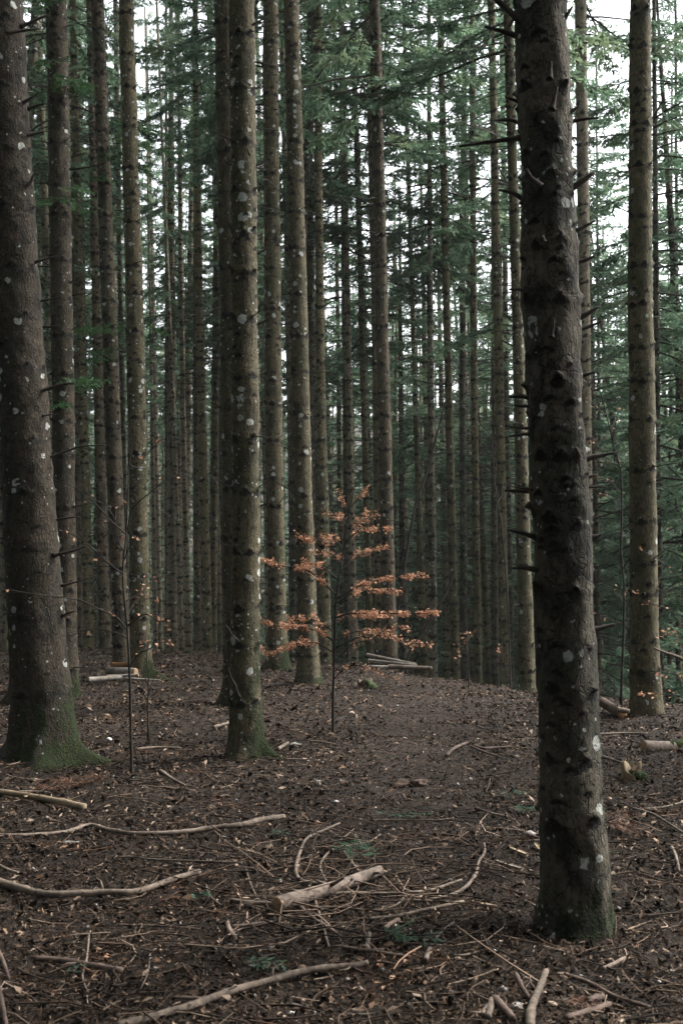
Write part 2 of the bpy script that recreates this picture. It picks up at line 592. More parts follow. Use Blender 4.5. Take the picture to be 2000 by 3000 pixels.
def build_litter():
    # chips, needles clumps, bark flakes and leaf bits
    n = 400000
    x, y, r = sample_floor(n, 3.2, 27, 0.55)
    track = np.exp(-((x - 0.06 * y - 0.05) / 0.5) ** 2) * np.clip((y - 5.5) / 2.5, 0, 1)      # faint worn track up to the ridge
    L = np.minimum(rng.lognormal(math.log(0.0135), 0.60, n), 0.055) * (1 + r / 20) * (1 - 0.28 * track)
    W = L * rng.uniform(0.15, 0.5, n)
    z = ground_z(x, y) + rng.uniform(0.002, 0.030, n)
    az = rng.uniform(0, 2 * PI, n)
    tilt = rng.normal(0, 0.45, n); roll = rng.normal(0, 0.7, n)
    d = np.stack([np.cos(az) * np.cos(tilt), np.sin(az) * np.cos(tilt), np.sin(tilt)], -1)
    s0 = np.stack([-np.sin(az), np.cos(az), np.zeros(n)], -1)
    up = np.cross(d, s0)
    s = s0 * np.cos(roll)[:, None] + up * np.sin(roll)[:, None]
    P = np.stack([x, y, z], -1)
    q = np.stack([P - d * L[:, None] / 2 - s * W[:, None] * 0.3, P - s * W[:, None] * 0.5, P + d * L[:, None] / 2,
                  P + s * W[:, None] * 0.5 + up * (L * 0.12)[:, None]], 1)
    F = np.arange(n * 4).reshape(n, 4)
    o = link('leaf_litter', np_mesh('leaf_litter', q.reshape(-1, 3), F, M_chips, smooth=False))
    tag(o, 'brown litter of bark chips and leaf scraps covering the forest floor', 'litter', None, 'stuff')
    # small sticks
    n = 52000
    x, y, r = sample_floor(n, 3.2, 24, 0.6)
    L = rng.lognormal(math.log(0.055), 0.70, n)
    L = np.minimum(L, 0.5)
    track = np.exp(-((x - 0.06 * y - 0.05) / 0.5) ** 2) * np.clip((y - 5.5) / 2.5, 0, 1)
    L = L * (1 - 0.35 * track)
    az = rng.uniform(0, 2 * PI, n)
    tilt = rng.normal(0, 0.10, n)
    d = np.stack([np.cos(az) * np.cos(tilt), np.sin(az) * np.cos(tilt), np.sin(tilt)], -1)
    s0 = np.stack([-np.sin(az), np.cos(az), np.zeros(n)], -1)
    bend = rng.normal(0, 0.30, n)
    k = 170
    x[:k] = rng.normal(0.12, 0.55, k); y[:k] = rng.normal(5.9, 0.55, k); L[:k] = rng.uniform(0.15, 0.65, k); bend[:k] = rng.normal(0, 0.55, k)
    k2 = k + 1500
    L[k:k2] = rng.uniform(0.15, 0.5, k2 - k)
    lift = np.zeros(n); lift[:k] = rng.uniform(0, 0.05, k)
    rad = np.clip(L * 0.014, 0.0011, 0.0042) * rng.uniform(0.6, 1.4, n)
    z = ground_z(x, y) + 0.010 + rng.uniform(0, 0.018, n) + lift
    C = np.stack([x, y, z], -1)
    rows = []
    for t in (-0.5, -0.17, 0.17, 0.5):
        p = C + d * (L * t)[:, None] + s0 * (bend * L * (0.25 - t * t) * 2)[:, None]
        p[:, 2] = np.maximum(p[:, 2], ground_z(p[:, 0], p[:, 1]) + 0.004)
        k = 1.0 - 0.5 * (t + 0.5)
        ring = [p + (s0 * math.cos(a) + np.array([0, 0, 1.0]) * math.sin(a)) * (rad * k)[:, None] for a in (0.5, 2.6, 4.7)]
        rows.append(np.stack(ring, 1))
    V = np.stack(rows, 1)                       # n,4,3,3
    base = np.arange(n)[:, None] * 12
    f = []
    for i in range(3):
        for j in range(3):
            f.append([i * 3 + j, i * 3 + (j + 1) % 3, i * 3 + 3 + (j + 1) % 3, i * 3 + 3 + j])
    F = (base[:, None] + np.array(f)[None]).reshape(-1, 4)
    o = link('twig_litter', np_mesh('twig_litter', V.reshape(-1, 3), F, M_sticks))
    tag(o, 'thin broken twigs strewn thickly over the forest floor', 'twigs', None, 'stuff')
    # pebbles
    n = 1500
    x, y, r = sample_floor(n, 3.2, 20, 0.5)
    sz = rng.lognormal(math.log(0.0065), 0.45, n)
    z = ground_z(x, y) + sz * 0.6 + 0.008
    base = np.array([[1, 0, 0], [0, 1, 0], [-1, 0, 0], [0, -1, 0], [0, 0, 0.7], [0, 0, -0.7]], float)
    V = base[None] * (1 + 0.35 * rng.standard_normal((n, 6, 1))) * sz[:, None, None] * rng.uniform(0.6, 1.4, (n, 1, 3))
    V = V + np.stack([x, y, z], -1)[:, None]
    f = np.array([[0, 1, 4], [1, 2, 4], [2, 3, 4], [3, 0, 4], [1, 0, 5], [2, 1, 5], [3, 2, 5], [0, 3, 5]])
    F = (np.arange(n)[:, None, None] * 6 + f[None]).reshape(-1, 3)
    o = link('gravel', np_mesh('gravel', V.reshape(-1, 3), F, M_pebbles, smooth=False))
    tag(o, 'tiny pale pebbles and wood crumbs dotted through the litter', 'gravel', None, 'stuff')


build_litter()

# ------------------------------------------------------------------ conifer crowns (shared meshes)
def strips(B, D, L, W, N):
    """flat tapered strips; arrays (n,3),(n,3),(n,),(n,),(n,3) -> V, F"""
    S = np.cross(D, N); S /= np.linalg.norm(S, axis=1, keepdims=True) + 1e-9
    M = B + D * (L * 0.45)[:, None]
    T = B + D * L[:, None]
    V = np.stack([B, M - S * (W * 0.5)[:, None], T, M + S * (W * 0.5)[:, None]], 1)
    return V.reshape(-1, 3), np.arange(len(B) * 4).reshape(-1, 4)


def unit(a):
    return a / (np.linalg.norm(a, axis=-1, keepdims=True) + 1e-9)


def sprays(rg, B, D, L, nsub, sw, sl):
    """needle sprays: each twig gets a main strip and NSUB side strips in its plane"""
    n = len(B)
    up = unit(np.array([0, 0, 1.0]) + rg.normal(0, 0.35, (n, 3)))
    side = unit(np.cross(D, up))
    nrm = np.cross(side, D)
    VV, FF, k = [], [], 0
    v, f = strips(B, D, L, np.full(n, sw * 1.1), nrm); VV.append(v); FF.append(f); k += len(v)
    for i in range(nsub):
        t = (i + 0.7) / (nsub + 0.5)
        sg = 1 if i % 2 else -1
        d = unit(D * 0.75 + side * sg * rg.uniform(0.5, 1.0, (n, 1)) + rg.normal(0, 0.22, (n, 3)) - np.array([0, 0, 0.1]))
        l = L * sl * (1.15 - 0.8 * t) * rg.uniform(0.6, 1.3, n)
        nn = unit(nrm + rg.normal(0, 0.4, (n, 3)))
        v, f = strips(B + D * (L * t)[:, None], d, l, np.full(n, sw) * rg.uniform(0.7, 1.4, n), nn)
        VV.append(v); FF.append(f + k); k += len(v)
    return np.vstack(VV), np.vstack(FF)


def make_crown(seed, Hc, Lmax, nb, gap=0.15, droop=0.25, sw=0.045, nsub=8, per_m=9):
    rg = np.random.default_rng(seed)
    wood = MB()
    TB, TD, TL = [], [], []
    for i in range(nb):
        t = rg.random() ** 1.15
        z = Hc * t
        az = rg.random() * 2 * PI
        L = Lmax * (1 - t) ** 0.75 * rg.uniform(0.45, 1.1) + 0.25
        el = -0.22 + 0.75 * t + rg.normal(0, 0.12)
        h = np.array([math.cos(az), math.sin(az), 0])
        s = np.linspace(0, 1, 6)
        P = h[None] * (L * s * math.cos(el))[:, None]
        P[:, 2] = z + L * s * math.sin(el) - droop * L * s ** 2 + 0.12 * L * s ** 4
        P[:, :2] += rg.normal(0, 0.03, (6, 2)) * s[:, None] * L
        wood.tube(P, np.linspace(0.022, 0.005, 6) * (0.6 + 0.3 * L), 3, cap=False)
        bare = rg.uniform(0.1, 0.5) if t < 0.5 else 0.08
        if rg.random() < gap: continue
        n = max(3, int(L * per_m))
        for q in np.linspace(bare, 1.0, n):
            p = np.array([np.interp(q, s, P[:, c]) for c in range(3)])
            p2 = np.array([np.interp(min(q + 0.05, 1.0), s, P[:, c]) for c in range(3)])
            p1 = np.array([np.interp(q - 0.05, s, P[:, c]) for c in range(3)])
            f = unit(p2 - p1)
            sd = unit(np.cross(f, [0, 0, 1.0]))
            for sg in (-1, 1):
                if rg.random() < 0.18: continue
                d = unit(f * rg.uniform(0.5, 0.9) + sd * sg * rg.uniform(0.5, 1.0) + np.array([0, 0, rg.uniform(-0.45, 0.12)]))
                TB.append(p); TD.append(d)
                TL.append((0.16 + 0.34 * (1 - q) ** 0.6) * rg.uniform(0.7, 1.35) * min(1.0, 0.5 + L * 0.4))
            if q > 0.97:
                TB.append(p); TD.append(f); TL.append(0.3 * rg.uniform(0.7, 1.2))
    V, F = sprays(rg, np.array(TB), np.array(TD), np.array(TL), nsub, sw, 0.48)
    nv = len(V)
    Wv = np.vstack(wood.V); Wf = np.vstack(wood.F4) + nv
    me = np_mesh('crown', np.vstack([V, Wv]), [F, Wf], M_needles, smooth=False)
    me.materials.append(M_dead)
    mi = np.zeros(len(F) + len(Wf), np.int32); mi[len(F):] = 1
    me.polygons.foreach_set('material_index', mi)
    return me


CROWN_H = 15.0
CROWNS = [make_crown(100 + i, CROWN_H, 2.2, 74, gap=0.16) for i in range(4)]
CROWNS_LOW = [make_crown(200 + i, 20.0, 2.9, 125, gap=0.08, droop=0.3) for i in range(3)]


def make_dead_twigs(seed, z0, z1, n, lmax=1.3):
    rg = np.random.default_rng(seed)
    m = MB()
    for i in range(n):
        t = rg.random() ** 0.6
        z = z0 + (z1 - z0) * t
        az = rg.random() * 2 * PI
        L = lmax * (0.15 + 0.85 * t) * rg.uniform(0.2, 1.0)
        h = np.array([math.cos(az), math.sin(az), 0])
        s = np.linspace(0, 1, 5)
        P = h[None] * (0.06 + L * s)[:, None]
        P[:, 2] = z + L * (rg.normal(0.0, 0.18) * s - 0.12 * s * s)
        P += rg.normal(0, 0.025, (5, 3)) * s[:, None] * L
        m.tube(P, np.linspace(0.011, 0.003, 5), 3, cap=False)
        for k in range(rg.integers(0, 4)):
            q = rg.uniform(0.35, 0.95)
            p = np.array([np.interp(q, s, P[:, c]) for c in range(3)])
            a2 = az + rg.choice([-1, 1]) * rg.uniform(0.5, 1.0)
            l2 = L * rg.uniform(0.15, 0.4)
            e = p + np.array([math.cos(a2), math.sin(a2), rg.normal(-0.1, 0.25)]) * l2
            m.tube([p, (p + e) / 2 + rg.normal(0, 0.01, 3), e], [0.005, 0.004, 0.002], 3, cap=False)
    return m.mesh('dead_twigs', M_dead)


TWIGS = [make_dead_twigs(300 + i, 2.0, 11.5, 90) for i in range(3)]


# ------------------------------------------------------------------ trunks
def trunk_mesh(seed, zs_ctrl, xs_ctrl, rs_ctrl, H, zdet, dz, seg, knots=True, moss=0.0, moss_side=0.6, roots=(), flare=0.35,
               whorl=0.5, inter=6, rough=0.004, spike=0.04, kamp=0.036, collar=1.0):
    """axis x(z), radius r(z); rows every dz up to zdet, then coarse. Returns mesh and the knot list (z, theta, r, x)."""
    rg = np.random.default_rng(seed)
    z = np.concatenate([np.arange(-0.35, zdet, dz), np.linspace(zdet, H, 24)])
    deg = min(2, len(zs_ctrl) - 1)
    lo, hi = min(zs_ctrl), max(zs_ctrl)
    if deg == 0:
        ax = np.full_like(z, xs_ctrl[0])
    else:
        pc = np.polyfit(zs_ctrl, xs_ctrl, deg)
        zc = np.clip(z, -1, hi)
        ax = np.polyval(pc, zc)
        sl = (np.polyval(pc, hi) - np.polyval(pc, hi - 1.0))
        ax = ax + np.where(z > hi, (z - hi) * sl, 0)
    ax = ax - np.interp(0, z, ax)
    ax = ax + 0.008 * vnoise(z / 0.9, np.full_like(z, seed * 1.7), seed=9) * np.clip(z, 0, 1)
    o = np.argsort(zs_ctrl)
    r = np.interp(np.minimum(z, hi), np.array(zs_ctrl)[o], np.array(rs_ctrl)[o])
    rtop = r[z <= hi][-1] if (z <= hi).any() else r[-1]
    if H > hi:
        r = np.where(z > hi, rtop + (0.025 - rtop) * np.clip((z - hi) / (H - hi), 0, 1), r)
    th = np.arange(seg) * 2 * PI / seg
    ZZ, TT = np.meshgrid(z, th, indexing='ij')
    RR = np.repeat(r[:, None], seg, 1)
    lob = 0.6 + 0.4 * vnoise(np.cos(TT) * 1.6 + seed, np.sin(TT) * 1.6, seed=11)
    zf = np.maximum(ZZ, -0.05)
    RR = RR * (1 + flare * lob * np.exp(-zf / 0.16) + 0.10 * np.exp(-zf / 0.6))
    for (ta, ln, wd) in roots:
        dt = np.abs((TT - ta + PI) % (2 * PI) - PI)
        RR = RR + ln * np.exp(-zf / 0.085) * np.exp(-(dt / wd) ** 2)
    cx, sx = np.cos(TT) * RR, np.sin(TT) * RR
    RR = RR + rough * vnoise(cx / 0.05, sx / 0.05, ZZ / 0.09, seed=12) + rough * 1.6 * vnoise(cx / 0.14, sx / 0.14, ZZ / 0.3, seed=13)
    KN = np.zeros_like(RR)
    kl = []
    if knots:
        zk = rg.uniform(0.35, 0.7)
        while zk < min(H, zdet) - 0.1:
            n = rg.integers(4, 7)
            base = rg.random() * 2 * PI
            ks = [(zk + rg.normal(0, 0.012), (base + 2 * PI * i / n + rg.normal(0, 0.15)) % (2 * PI), rg.uniform(0.8, 1.25), True) for i in range(n)]
            nxt = zk + whorl * rg.uniform(0.75, 1.3)
            ki = []
            for i in range(rg.poisson(inter)):
                ki.append((rg.uniform(zk + 0.05, nxt - 0.04), rg.random() * 2 * PI, rg.uniform(0.35, 0.75), False))
            # curtain line of the whorl
            i0, i1 = np.searchsorted(z, zk - 0.16), np.searchsorted(z, zk + 0.10)
            if i1 > i0:
                zz, tt = ZZ[i0:i1], TT[i0:i1]
                rloc = r[min(i0, len(r) - 1)]
                sm = np.full(zz.shape, 9.0); zl = np.zeros_like(zz)
                for (a, b, c, _) in ks:
                    s = np.abs((tt - b + PI) % (2 * PI) - PI) * rloc
                    up = s < sm
                    sm = np.where(up, s, sm); zl = np.where(up, a, zl)
                wob = vnoise(tt * rloc / 0.035 + seed, zz / 0.05, seed=21)
                sm = np.maximum(0, sm + 0.014 * wob)
                line = zl - 0.035 * (1 - np.exp(-sm / 0.03)) + 0.010 * vnoise(tt * rloc / 0.05, zz * 0 + seed, seed=22)
                th_ = 0.010 + kamp * np.exp(-(sm / 0.024) ** 1.3)
                d = line - zz
                dark = np.clip(1 - np.abs(d - th_ * 0.4) / (th_ + dz * 0.4), 0, 1)
                stg = (0.10 if kamp < 0.0341 and dz < 0.012 else 0.30) + 0.70 * np.exp(-(sm / 0.035) ** 2)
                KN[i0:i1] = np.maximum(KN[i0:i1], np.clip(dark * 1.6, 0, 1) * stg)
                RR[i0:i1] += collar * 0.006 * np.exp(-((zz - line - 0.012) / 0.018) ** 2) * (0.4 + 0.6 * np.exp(-(sm / 0.03) ** 2)) + spike * np.exp(-((zz - zl - 0.01) / max(0.013, dz * 0.5)) ** 2 - (sm / max(0.011, rloc * 3.0 / seg)) ** 2)
            for (a, b, c, _) in ki:
                j0, j1 = np.searchsorted(z, a - 0.05), np.searchsorted(z, a + 0.04)
                if j1 <= j0: continue
                zz, tt = ZZ[j0:j1], TT[j0:j1]
                s = np.abs((tt - b + PI) % (2 * PI) - PI) * r[j0]
                line = a - 0.5 * s
                th_ = 0.015 * c + dz * 0.35
                dark = np.clip(1.3 - np.abs(line - zz) / th_, 0, 1) * np.clip(1.5 - s / (0.036 * c + 0.008), 0, 1)
                KN[j0:j1] = np.maximum(KN[j0:j1], dark)
                RR[j0:j1] += 0.022 * c * np.exp(-((zz - a - 0.004) / max(0.010, dz * 0.5)) ** 2 - (s / max(0.010, r[j0] * 3.0 / seg)) ** 2)
            for kk in ks + ki:
                kl.append((kk[0], kk[1], np.interp(kk[0], z, r), np.interp(kk[0], z, ax), kk[2], kk[3]))
            zk = nxt
    X = ax[:, None] + np.cos(TT) * RR
    Y = np.sin(TT) * RR
    MO = np.zeros_like(RR)
    if moss > 0:
        side = 0.5 + 0.5 * np.cos(TT - 0.15)           # the right flank holds most moss
        MO = np.clip(1.0 - ZZ / (moss * (1 - moss_side + 2 * moss_side * side)), 0, 1) * (0.55 + 0.5 * side)
    V = np.stack([X, Y, ZZ], -1).reshape(-1, 3)
    m = seg; n = len(z)
    i = np.arange(n - 1)[:, None] * m; j = np.arange(m)[None]; j2 = (j + 1) % m
    F = np.stack([i + j, i + j2, i + m + j2, i + m + j], -1).reshape(-1, 4)
    me = np_mesh('trunk', V, F, None, {'knot': KN.ravel(), 'moss': MO.ravel()})
    return me, kl, (z, ax, r)


def stub_mesh(rg, L, r0, up=0.3, curve=0.1, seg=6, n=6):
    m = MB()
    s = np.linspace(0, 1, n)
    P = np.zeros((n, 3))
    P[:, 0] = L * s
    P[:, 2] = L * (up * s + curve * s * s)
    P += rg.normal(0, 0.02, (n, 3)) * L * s[:, None]
    m.tube(P, r0 * (1 - 0.72 * s ** 0.8), seg, True, 0.08, rg)
    return m


# traced conifers: key, depth, bark, samples (v, u, width) in photo pixels, label, options
TREES = [
    ('big', 5.42, 'rough', [(0, 1582, 158), (500, 1602, 157), (1000, 1621, 162), (1500, 1638, 166), (2000, 1656, 172), (2700, 1684, 188)],
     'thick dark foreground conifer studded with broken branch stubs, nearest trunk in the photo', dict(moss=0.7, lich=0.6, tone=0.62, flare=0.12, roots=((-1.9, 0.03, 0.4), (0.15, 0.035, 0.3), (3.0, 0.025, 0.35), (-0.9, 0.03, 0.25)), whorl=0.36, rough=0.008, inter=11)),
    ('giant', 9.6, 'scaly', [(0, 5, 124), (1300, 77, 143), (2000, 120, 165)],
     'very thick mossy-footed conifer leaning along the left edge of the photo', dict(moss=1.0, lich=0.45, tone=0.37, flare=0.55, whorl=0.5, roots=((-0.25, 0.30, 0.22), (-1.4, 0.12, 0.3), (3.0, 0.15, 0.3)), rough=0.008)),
    ('centre', 9.6, 'olive', [(0, 708, 76), (500, 712.6, 77), (1000, 716, 79), (1500, 720, 80), (2000, 719, 88)],
     'sturdy central conifer spotted with white lichen, mossy foot, left of the copper sapling', dict(moss=0.9, lich=1.0, tone=0.85, flare=0.35, whorl=0.42, roots=((-0.2, 0.22, 0.2), (-1.9, 0.05, 0.4)))),
    ('pair', 13.0, 'olive', [(0, 662, 66), (500, 668, 66), (1000, 680, 66), (2000, 692, 72)],
     'shadowed conifer standing close behind the left side of the lichen-spotted central trunk', dict(moss=0.45, lich=0.4, tone=0.62, flare=0.4, roots=((3.3, 0.16, 0.25),))),
    ('darkleft', 14.0, 'scaly', [(0, 165, 62), (500, 176, 64), (1000, 181, 65), (1500, 190, 64), (1900, 194, 66)],
     'dark straight conifer just right of the giant mossy trunk, a few green sprays on it', dict(moss=0.5, lich=0.35, tone=0.55)),
    ('branchy', 17.0, 'scaly', [(0, 289, 38), (500, 305, 40), (1000, 322, 45), (1500, 347, 46), (1900, 357, 48)],
     'reddish scaly conifer bristling with short dead branches, behind the thin bare sapling', dict(lich=0.25, tone=0.85, whorl=0.4, inter=9)),
    ('eyebrow', 16.0, 'olive', [(0, 369, 45), (500, 385, 47), (1000, 396, 53), (1500, 406, 55), (1960, 412, 59)],
     'pale olive conifer with scalloped branch scars and mossy foot, beside the left log stack', dict(moss=0.5, lich=0.6, tone=1.0, flare=0.5, roots=((-0.3, 0.25, 0.25),))),
    ('tall_a', 17.0, 'olive', [(0, 791, 46), (500, 795.5, 47), (1000, 799, 50), (1500, 806, 51), (1900, 813, 54)],
     'clean straight conifer with even scalloped rings, first one right of the central trunk', dict(moss=0.45, lich=0.35, tone=0.95, flare=0.5, roots=((3.0, 0.12, 0.3),))),
    ('tall_b', 15.2, 'olive', [(0, 854, 46), (500, 867, 49), (1000, 875, 53), (1500, 891, 55), (1900, 901, 58)],
     'lichen-flecked conifer with broad root flare behind the left leaf tiers', dict(moss=0.3, lich=0.7, tone=0.85, flare=0.7)),
    ('mid_s', 22.0, 'olive', [(0, 931.5, 21), (500, 934, 24), (1000, 938, 26), (1500, 945, 31), (1900, 955, 33)],
     'slender knobbly conifer just left of the copper sapling tip, with a mottled stem', dict(lich=0.6, tone=1.0)),
    ('dark_t', 33.0, 'rough', [(200, 905, 17), (700, 911, 18), (1000, 918, 18), (1900, 932, 20)],
     'thin black conifer stem tucked just left of the mottled slender trunk in mid picture', dict(tone=0.6)),
    ('mid_x', 19.0, 'scaly', [(0, 1097, 32), (500, 1108, 34), (1000, 1121, 37), (1500, 1134, 39), (1900, 1141, 45)],
     'scaly brown conifer, dark at its foot, behind the pole stack', dict(lich=0.25, tone=0.9)),
    ('mid_x1', 24.0, 'olive', [(0, 1080, 31), (1000, 1104, 32), (1900, 1113, 35)],
     'olive conifer half covered by the scaly brown trunk behind the pole stack', dict(lich=0.2, tone=0.8)),
    ('thin_y', 30.0, 'olive', [(0, 1180, 9), (250, 1186, 12), (500, 1197, 13), (1000, 1210, 14), (1500, 1226, 18), (1900, 1239, 22)],
     'very slim leaning conifer tapering up to a dark thread against the bright sky gap', dict(tone=0.9)),
    ('mottled_z', 28.0, 'rough', [(200, 1257, 13), (500, 1257, 14), (1000, 1260, 19), (1500, 1265, 22), (1900, 1269, 24)],
     'mottled grey conifer with light patches, between the slimmest stem and the olive stem', dict(tone=1.2, lich=0.9)),
    ('mid_aa', 26.0, 'olive', [(0, 1292, 19), (500, 1297, 20), (1000, 1310, 22), (1500, 1327, 25), (1900, 1334, 27)],
     'olive conifer, black in its upper half, in the middle of the bright sky gap', dict(tone=0.85)),
    ('dark_bb', 30.0, 'rough', [(300, 1358, 16), (500, 1358, 19), (1000, 1354, 18), (1500, 1354, 19), (1900, 1360, 22)],
     'nearly black straight conifer at the right rim of the bright sky gap', dict(tone=0.6)),
    ('mid_cc', 27.0, 'olive', [(0, 1382, 16), (500, 1387, 18), (1000, 1386, 20), (1500, 1391, 22), (1900, 1398, 24)],
     'brown conifer with a sunlit middle, pressed close right of the nearly black stem', dict(tone=1.0)),
    ('thin_cc', 38.0, 'olive', [(400, 1366, 8), (1000, 1371, 9), (1900, 1376, 12)],
     'hair-thin conifer stem seen between the nearly black stem and its brown neighbour', dict(tone=0.8)),
    ('mid_dd', 24.0, 'olive', [(0, 1438, 21), (500, 1449, 22), (1000, 1459, 25), (1500, 1470, 27), (1950, 1478, 30)],
     'grey-brown ringed conifer, second trunk to the left of the thick dark foreground one', dict(tone=1.0, lich=0.25)),
    ('dark_ee', 32.0, 'rough', [(100, 1470, 15), (500, 1474, 15), (1000, 1481, 16), (1900, 1497, 19)],
     'dark narrow conifer squeezed between the two ringed trunks left of the foreground conifer', dict(tone=0.65)),
    ('low_ee', 28.0, 'scaly', [(1200, 1445, 12), (1500, 1447, 18), (1950, 1449, 22)],
     'brown conifer peeping out on the left of the second ringed trunk near the ridge', dict(tone=0.75)),
    ('ring_ff', 18.0, 'olive', [(0, 1487, 27), (500, 1500, 29), (1000, 1517, 34), (1500, 1533, 38), (1950, 1543, 47)],
     'ringed grey-brown conifer standing right against the left side of the thick foreground trunk', dict(tone=0.95, lich=0.3)),
    ('pink_hh', 22.0, 'pale', [(0, 1700, 34), (500, 1704, 35), (1000, 1711, 36), (1500, 1716, 37), (1900, 1717, 38)],
     'pinkish pale conifer emerging behind the right side of the thick foreground trunk', dict(tone=0.85)),
    ('right_ii', 12.3, 'olive', [(0, 1873, 61), (500, 1873.5, 67), (1000, 1876, 74), (1500, 1879.5, 78), (1900, 1888, 81)],
     'stout upright brown conifer alone against the white sky, near the right edge', dict(tone=1.0, lich=0.2, flare=0.25, whorl=0.45)),
    ('dark_jj', 24.0, 'rough', [(700, 1920, 16), (1300, 1925, 18), (2000, 1935, 20)],
     'black slim conifer right behind the stout brown trunk near the right edge', dict(tone=0.55, low=True)),
    ('far_b', 28.0, 'pale', [(0, 106, 26), (600, 133, 25), (1000, 141, 26), (1900, 158, 28)],
     'light grey conifer visible in the gap between the giant trunk and the dark straight one', dict(tone=0.9, lich=0.4)),
    ('far_d', 24.0, 'olive', [(0, 214, 19), (400, 223, 22), (1000, 240, 25), (1500, 250, 28), (1950, 265, 33)],
     'greenish slim conifer with tidy ringed scars, first to the right of the dark straight trunk', dict(tone=1.0, lich=0.4)),
    ('far_e', 24.0, 'scaly', [(0, 262, 20), (300, 270, 20), (1000, 285, 26), (1500, 298, 30), (1950, 311, 33)],
     'brown conifer directly left of the bristling reddish trunk, showing many dark knots', dict(tone=0.95, inter=9)),
    ('far_g', 36.0, 'rough', [(0, 340, 14), (800, 350, 14), (1200, 363, 17), (1900, 374, 20)],
     'narrow dark conifer between the bristling reddish trunk and the pale scalloped one', dict(tone=0.7)),
    ('far_h', 40.0, 'pale', [(900, 440, 8), (1500, 450, 14), (1900, 456, 16)],
     'thin distant conifer immediately right of the pale scalloped trunk', dict(tone=0.8)),
    ('far_i', 38.0, 'scaly', [(1000, 489, 12), (1500, 490, 15), (1900, 491, 18)],
     'straight brown distant conifer midway between the pale scalloped trunk and the slim ringed one', dict(tone=0.8)),
    ('far_ib', 34.0, 'pale', [(1000, 500, 12), (1640, 524, 16), (1930, 533, 17)],
     'speckled whitish distant conifer with a slight lean, left one of a pale couple', dict(tone=1.0, lich=0.8)),
    ('far_j', 33.0, 'pale', [(600, 528, 13), (1000, 534, 15), (1640, 545, 19), (1950, 554, 22)],
     'pale ringed distant conifer rising among the dark firs, right one of a pale couple', dict(tone=1.0)),
    ('far_k', 27.0, 'olive', [(0, 571, 16), (500, 578, 19), (1000, 586, 25), (1500, 599, 28), (1950, 611, 29)],
     'slim evenly ringed conifer standing free in the leafy gap left of the central trunk', dict(tone=1.0)),
    ('far_kb', 30.0, 'scaly', [(1100, 575, 16), (1400, 576, 20), (1900, 578, 23)],
     'brown conifer with mossy foot directly behind the slim evenly ringed trunk', dict(tone=0.8, moss=0.6)),
    ('far_l', 36.0, 'rough', [(0, 613, 14), (500, 626, 14), (1000, 642, 14), (1900, 660, 19)],
     'dark thin conifer with drooping dead twigs, along the left of the shadowed pair', dict(tone=0.7)),
    ('far_o', 38.0, 'pale', [(0, 748, 10), (500, 765, 13), (900, 770, 15), (1900, 782, 17)],
     'thin whitish conifer in the gap just right of the lichen-spotted central trunk', dict(tone=1.1, lich=0.8)),
    ('far_q', 30.0, 'pale', [(0, 824, 19), (500, 836, 19), (1000, 846, 20), (1900, 862, 23)],
     'light brown conifer filling the narrow gap between the two tall scalloped trunks', dict(tone=0.9, lich=0.3)),
    ('far_u', 32.0, 'rough', [(300, 1000, 14), (900, 1008, 15), (1900, 1014, 18)],
     'dusky conifer in line with the copper sapling, half veiled by fir boughs', dict(tone=0.65)),
    ('far_w', 27.0, 'pale', [(500, 1010, 14), (1000, 1020, 18), (1400, 1026, 20), (1900, 1038, 23)],
     'paler conifer standing right behind the tip of the copper sapling', dict(tone=0.95)),
    ('far_v', 28.0, 'olive', [(0, 1034, 17), (510, 1046, 17), (1000, 1060, 17), (1400, 1075, 19), (1850, 1083, 21)],
     'narrow conifer with dark boughs at its top, left neighbour of the scaly brown trunk', dict(tone=0.8)),
    ('snag', 38.0, 'pale', [(1200, 1172, 9), (1400, 1178, 15), (1900, 1186, 18)],
     'dead pale mottled conifer snag that ends in bare twigs behind the right leaf tiers', dict(tone=1.1, lich=0.9, snag=True)),
    ('low_left', 22.0, 'olive', [(1150, -4, 20), (1400, 8, 20), (1950, 22, 24)],
     'lit conifer stem squeezed into the left border beside the giant mossy trunk', dict(tone=1.2)),
    ('behind_giant', 13.0, 'scaly', [(0, -45, 50), (1300, 25, 55), (2000, 62, 60)],
     'conifer almost wholly hidden behind the giant mossy trunk, only its foot showing', dict(tone=0.6, moss=0.6, roots=((3.2, 0.2, 0.3),))),
    ('right_k', 34.0, 'rough', [(1450, 1962, 12), (1950, 1960, 14)],
     'dim thin conifer on the downhill side, left one of two by the right border', dict(tone=0.6, low=True)),
    ('right_l', 30.0, 'rough', [(1300, 1983, 13), (1950, 1986, 16)],
     'dim conifer on the downhill side, touching the right border', dict(tone=0.6, low=True)),
    ('right_m', 36.0, 'rough', [(1500, 1756, 11), (1950, 1760, 13)],
     'dim downhill conifer seen between the foreground trunk and the dark crooked young tree', dict(tone=0.6, low=True)),
]

NEEDLE_GROUP = 'conifers of the forest stand'
AX = {}


